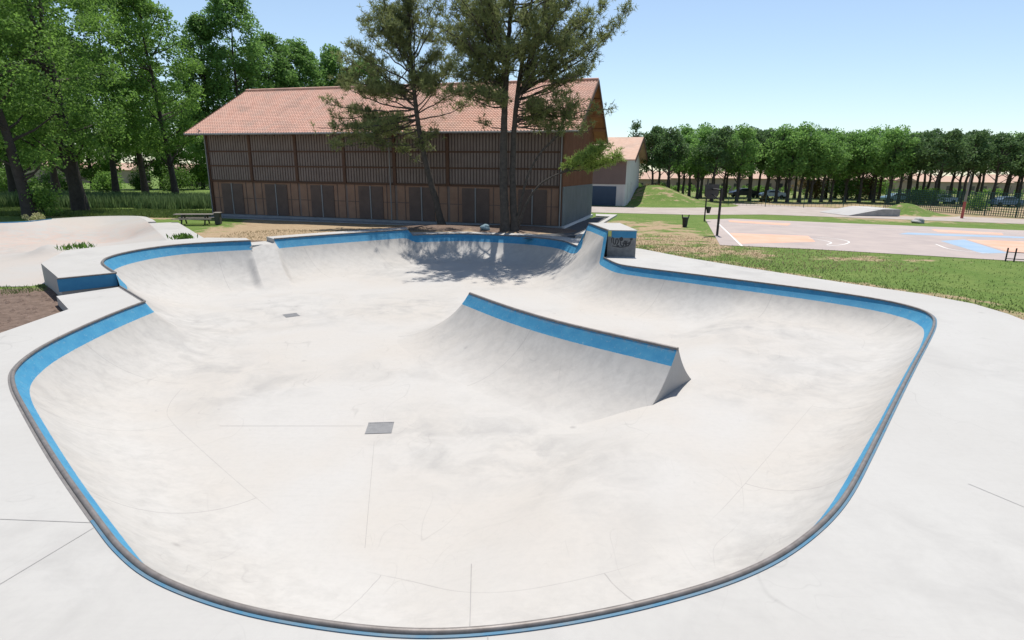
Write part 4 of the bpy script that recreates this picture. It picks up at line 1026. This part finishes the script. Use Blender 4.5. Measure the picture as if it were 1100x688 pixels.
t = broad_tree('cypress_tree', 13.4, 3, 1.6, 40, 60, .35, 91, M['far_d'], 'tall', (0, 0), .2, 'dark slim tree rising behind the roof of the white hall', None, 'pbark', (.6, 1.1)); 
p = on(678, 230); put(t, p.x/p.y*112, 112)

# ------------------------------------------------------------------ far houses
hn = 0
def house(px, Y, wd, dp, ez, rz_, label, rot=0, mt='house_wall', grp=None):
    p = on(px, 230); h = empty('house', (p.x/p.y*Y, Y, -.1), rot, label=label, cat='house', group=grp)
    m = MB(); m.box(-wd/2, wd/2, 0, dp, 0, ez); m.build('walls', M[mt], h)
    m = MB(); e = .5
    vs = [(-wd/2-e, -e, ez-.02), (wd/2+e, -e, ez-.02), (wd/2+e, dp+e, ez-.02), (-wd/2-e, dp+e, ez-.02), (-wd/2-e, dp/2, rz_), (wd/2+e, dp/2, rz_)]
    m.add(vs, [(0, 1, 5, 4), (2, 3, 4, 5), (3, 0, 4), (1, 2, 5), (3, 2, 1, 0)]); m.build('roof', M['tile2'], h)
    k = -wd/2+1.2
    while k < wd/2-2:
        m = MB(); m.box(k, k+1.1, -.05, 0, 1.0, 2.2); m.build('window', M['glass'], h); k += 3.4
for args in ((690, 150, 12, 8, 3.2, 4.9, 'far house just right of the white hall'), (735, 168, 22, 9, 3.4, 5.3, 'long far house behind the left end of the pine row'), (785, 160, 16, 9, 3.6, 5.4, 'far house behind the dark parked car'),
             (835, 175, 24, 9, 3.6, 5.6, 'far house behind the far white car'), (895, 165, 18, 9, 3.4, 5.2, 'far house behind the light green bush'), (960, 180, 24, 10, 3.6, 5.6, 'far house behind the left end of the green fence'),
             (1030, 165, 26, 10, 3.3, 4.9, 'low wide far house behind the red pole'), (1095, 175, 20, 10, 3.6, 5.6, 'far house at the right edge of the photo'),
             (48, 165, 14, 9, 4.6, 7.2, 'far house glimpsed between the left tree trunks'), (214, 150, 12, 9, 3.6, 5.6, 'far house glimpsed beside the left end of the hall'), (110, 170, 20, 9, 3.8, 5.8, 'far house behind the bushes on the left')):
    house(*args)
# pale track beyond the tall grass
sheet('track', [(-75, 84), (-38, 84), (-38, 91), (-75, 91)], .04, M['path'], world=True)

# ------------------------------------------------------------------ cars
def car(px, py, col, label, rot=0, s=1.0):
    p = on(px, py, 0); c = empty('parked_car', (p.x, p.y, GZ(p.x, p.y)), rot, label=label, cat='car', group='cars parked beyond the courts'); c.scale = (s, s, s)
    cm = car_mat('car_paint_'+label.split()[0], col)
    side = [(-2.1, .35), (-2.15, .7), (-1.95, .92), (-1.2, 1.02), (-.6, 1.42), (.7, 1.46), (1.35, 1.12), (2.0, 1.0), (2.12, .7), (2.1, .35)]
    m = MB(); n = len(side)
    m.add([(x, -.85 if z < 1.1 else -.66, z) for x, z in side]+[(x, .85 if z < 1.1 else .66, z) for x, z in side], [tuple(range(n)), tuple(range(2*n-1, n-1, -1))]+[(i, n+i, n+(i+1) % n, (i+1) % n) for i in range(n)])
    m.build('body', cm, c, 30, bevel=.04)
    m = MB()
    for sy in (-1, 1):
        a = [(-1.05, 1.04), (-.55, 1.36), (.62, 1.38), (1.15, 1.1)]; 
        m.add([(x, sy*(.862 if z < 1.15 else .70), z) for x, z in a], [(0, 1, 2, 3)])
    m.build('window', M['glass'], c)
    for x in (-1.3, 1.35):
        for sy in (-1, 1):
            m = MB(); m.tube([(x, sy*.68, .32), (x, sy*.88, .32)], .32, 14); m.build('wheel', M['tyre'], c, 40)
car(718, 213, (.7, .7, .7), 'white car parked by the bank right of the white hall', R(80))
car(798, 212, (.035, .02, .025), 'dark car parked under the far pines left of the orange plant', R(5), 1.25)
car(829, 213, (.6, .62, .66), 'silver car parked under the far pines near the russet bush', R(-5), 1.1)
car(962, 217, (.18, .30, .42), 'blue car behind the left end of the green fence', R(0), 1.1)
car(1010, 219, (.45, .52, .60), 'pale blue car behind the green fence left of the red pole', R(3), 1.1)
car(1078, 222, (.10, .16, .25), 'navy car behind the green fence at the right edge', R(0), 1.1)

# ------------------------------------------------------------------ fences
def mesh_fence(name, a, b, H, step, wire, label, mt, cell=.25):
    A = Vector((a[0], a[1], 0)); B = Vector((b[0], b[1], 0)); A.z = GZ(A.x, A.y); B.z = A.z; L = (B-A).length; d = (B-A)/L
    f = empty(name, A, label=label, cat='fence')
    k = 0
    while k*step <= L:
        p = d*(k*step); m = MB(); m.tube([p+Vector((0, 0, -.1)), p+Vector((0, 0, H+.05))], .045, 6); m.build('post', mt, f); k += 1
    m = MB(); z = .08
    while z <= H: m.beam(Vector((0, 0, z)), d*L+Vector((0, 0, z)), wire, wire); z += cell
    s = 0
    while s < L: m.beam(d*s+Vector((0, .0, .05)), d*s+Vector((0, 0, H)), wire, wire); s += cell
    m.build('wire_mesh', mt, f)
pa, pb = on(949, 224.0), on(1135, 237)
mesh_fence('mesh_fence', pa, pb, 2.7, 3.4, .05, 'green wire mesh fence on the right before the far pines', M['green_metal'], .26)
pa, pb = on(782, 221), on(947, 225)
mesh_fence('mesh_fence', pa, pb, 1.5, 5, .02, 'thin low wire fence along the path left of the green fence', M['green_metal'], .5)
# red and white pole
p = on(1033, 234.5); rp_ = empty('marker_pole', (p.x, p.y, GZ(p.x, p.y)), label='tall pole with a red lower half before the green fence', cat='pole')
m = MB(); m.tube([(0, 0, -.1), (0, 0, 1.8)], .14, 10); m.build('lower_pole', M['red'], rp_, 50)
m = MB(); m.tube([(0, 0, 1.8), (.05, 0, 4.6)], [.12, .08], 10); m.build('upper_pole', M['wood_grey'], rp_, 50)
# concrete ramp wedge
a, b, c, d = on(912, 231.5), on(948, 233), on(957, 233), on(930, 222)
rw = empty('ramp_wedge', on(931, 231, 0), label='low concrete wedge ramp beside the path left of the grass mound', cat='ramp')
m = MB(); m.add([(-3.2, -1.8, 0), (.6, -1.8, .75), (2.6, -1.8, .75), (2.6, -1.8, 0), (-3.2, 4.5, 0), (.6, 4.5, .75), (2.6, 4.5, .75), (2.6, 4.5, 0)], [(0, 3, 2, 1), (0, 1, 5, 4), (1, 2, 6, 5), (2, 3, 7, 6), (4, 5, 6, 7)])
m.build('ramp_body', M['oldcon'], rw)
m = MB(); m.add([(.6, -1.8, .754), (.9, -1.8, .754), (.9, 4.5, .754), (.6, 4.5, .754)], [(0, 1, 2, 3)]); m.build('edge_line', M['white'], rw)
# pale rock
def rock(name, p, s, mt, label, seed, flat=.6, cat='rock'):
    r = np.random.default_rng(seed); b = bmesh.new(); bmesh.ops.create_icosphere(b, subdivisions=3, radius=s)
    ph = r.uniform(0, 6, 6)
    for v in b.verts:
        k = 1+.14*math.sin(v.co.x/s*3+ph[0])*math.sin(v.co.y/s*2.6+ph[1])+.1*math.sin(v.co.z/s*5+ph[2]+v.co.x/s*2); v.co *= k; v.co.z *= flat
    me = bpy.data.meshes.new(name); b.to_mesh(me); b.free(); o = link(name, me, mt); o.location = p; tag(o, label, cat); return o
p = on(986, 239.5); rock('rock', (p.x, p.y, .1), .55, M['oldcon'], 'pale boulder in the grass at the far edge of the court', 5)
p = on(521, 247.5, .15); rock('bag', (p.x, p.y, p.z+.16), .34, simple('bluegrey_cloth', (.20, .30, .34), (.12, .18, .21), 6, .8), 'crumpled blue-grey bag lying on the ground left of the double-trunked pine', 8, .8, 'bag')

# ------------------------------------------------------------------ picnic bench, bin, basketball hoop, rail
p = on(211, 240.5, -.05); bn = empty('picnic_table', (p.x, p.y, -.08), R(12), label='weathered timber picnic table left of the hall with a dark end post', cat='picnic table')
m = MB()
for k in range(4): m.box(-1.5, 1.35, -.36+k*.185, -.36+k*.185+.17, .74, .80)
m.build('tabletop', M['wood_grey'], bn, bevel=.006)
for sy in (-1, 1):
    m = MB(); m.box(-1.5, 1.35, sy*.78-.14, sy*.78+.14, .42, .47); m.build('bench_seat', M['wood_grey'], bn, bevel=.006)
for sx in (-.9, .8):
    m = MB(); m.beam((sx, -.85, .38), (sx, .85, .38), .09, .09); m.beam((sx, -.35, .7), (sx, .35, .7), .09, .08); m.build('cross_beam', M['wood_dark'], bn)
    for sy in (-1, 1):
        m = MB(); m.beam((sx, sy*.25, .72), (sx, sy*.62, 0), .09, .09); m.build('leg', M['wood_dark'], bn)
m = MB(); m.box(1.45, 1.85, -.3, .3, 0, .86); m.build('end_post', M['wood_dark'], bn, bevel=.02)
m = MB(); m.box(1.40, 1.90, -.35, .35, .862, .93); m.build('post_cap', M['wood_grey'], bn, bevel=.01)

p = on(735.5, 243.5); bi = empty('litter_bin', (p.x, p.y, GZ(p.x, p.y)), label='black post-mounted litter bin on the grass left of the hoop', cat='litter bin')
m = MB(); m.tube([(0, 0, 0), (0, 0, .12), (0, 0, .14), (0, 0, .55), (0, 0, .82)], [.18, .18, .2, .23, .27], 14); m.build('bin_body', M['dark'], bi, 40)
for sx in (-1, 1):
    m = MB(); m.beam((sx*.24, 0, .7), (sx*.29, 0, 1.04), .05, .08); m.build('bracket', M['dark'], bi)

p = on(770.2, 253.2, gl); hp = empty('basketball_hoop', (p.x, p.y, gl), R(-62), label='black two-legged basketball hoop at the left edge of the court', cat='basketball hoop')
q = on(756.5, 237.8, gl); dq = q-p
# work in world offsets: undo the empty's rotation for simplicity
hp.rotation_euler = (0, 0, 0); hd = Vector((dq.x, dq.y, 0)); hl = hd.length; hdn = hd/hl
# second leg belongs to a second hoop farther along the court edge
def hoop(root, face):
    f = Vector((math.cos(face), math.sin(face), 0)); sd = Vector((-f.y, f.x, 0))
    m = MB(); m.tube([(0, 0, -.05), (0, 0, 3.35)], .085, 10); m.build('pole', M['dark'], root, 50)
    m = MB(); m.tube([Vector((0, 0, 3.2)), f*.4+Vector((0, 0, 3.25)), f*.72+Vector((0, 0, 3.25))], .06, 8); m.tube([Vector((0, 0, 2.5)), f*.72+Vector((0, 0, 2.9))], .04, 8); m.build('arm', M['dark'], root, 50)
    m = MB(); n0 = len(m.v); c = f*.75+Vector((0, 0, 3.1))
    m.add([c+sd*a*.85+f*b_+Vector((0, 0, z*.5)) for b_ in (0, .05) for a, z in ((-1, -.55), (-.6, -1), (.6, -1), (1, -.55), (1, 1), (-1, 1))], [(5, 4, 3, 2, 1, 0), (6, 7, 8, 9, 10, 11)]+[(i, (i+1) % 6, 6+(i+1) % 6, 6+i) for i in range(6)])
    m.build('backboard', M['dark'], root)
    m = MB(); cc = f*1.06+Vector((0, 0, 2.75)); m.tube([cc+Vector((math.cos(a)*.23, math.sin(a)*.23, 0)) for a in np.linspace(0, 2*math.pi, 17)], .015, 6); m.build('rim', M['red'], root, 60)
hoop(hp, R(128))
h2p = empty('lamp_bin_post', (q.x, q.y, gl), label='slim black post with a small bin fixed to it, behind the basketball hoop', cat='post')
m = MB(); m.tube([(0, 0, -.05), (0, 0, 3.9)], .065, 10); m.build('pole', M['dark'], h2p, 50)
m = MB(); m.tube([(.28, -.05, .75), (.28, -.05, 1.35)], [.14, .26], 12); m.build('bin', M['dark'], h2p, 40)

p = on(1080, 280); q = on(1135, 283.5); rl = empty('metal_rail', (p.x, p.y, GZ(p.x, p.y)), label='low black metal barrier rail at the right edge of the lawn', cat='barrier')
d = Vector((q.x-p.x, q.y-p.y, 0)).normalized()
for s in (0, .35, 1.1, 2.2, 3.3):
    m = MB(); m.tube([d*s+Vector((0, 0, -.1)), d*s+Vector((0, 0, .72))], .035, 8); m.build('post', M['dark'], rl, 50)
m = MB(); m.tube([Vector((0, 0, .5)), d*3.4+Vector((0, 0, .5))], .02, 8); m.build('rail', M['dark'], rl, 50)
m = MB(); m.tube([Vector((0, 0, .15)), d*3.4+Vector((0, 0, .15))], .02, 8); m.build('rail', M['dark'], rl, 50)

# clipped hedge runs in front of the far houses
for i, (xa, xb, Yh, lab) in enumerate(((22, 44, 138, 'dark hedge behind the left part of the pine row'), (44, 72, 139, 'dark hedge behind the middle of the pine row'), (72, 125, 140, 'dark hedge behind the green fence and cars'))):
    r = np.random.default_rng(200+i); n = int((xb-xa)*1.6); C = np.c_[r.uniform(xa, xb, n), r.normal(size=n)*.5+Yh, r.uniform(.3, 1.5, n)]
    V, tt = clump_leaves(C, r.uniform(.6, 1.0, n), 60, .42, r, .9); h = quads_mesh('hedge', V, M['leaf'], None, tt); tag(h, lab, 'hedge')
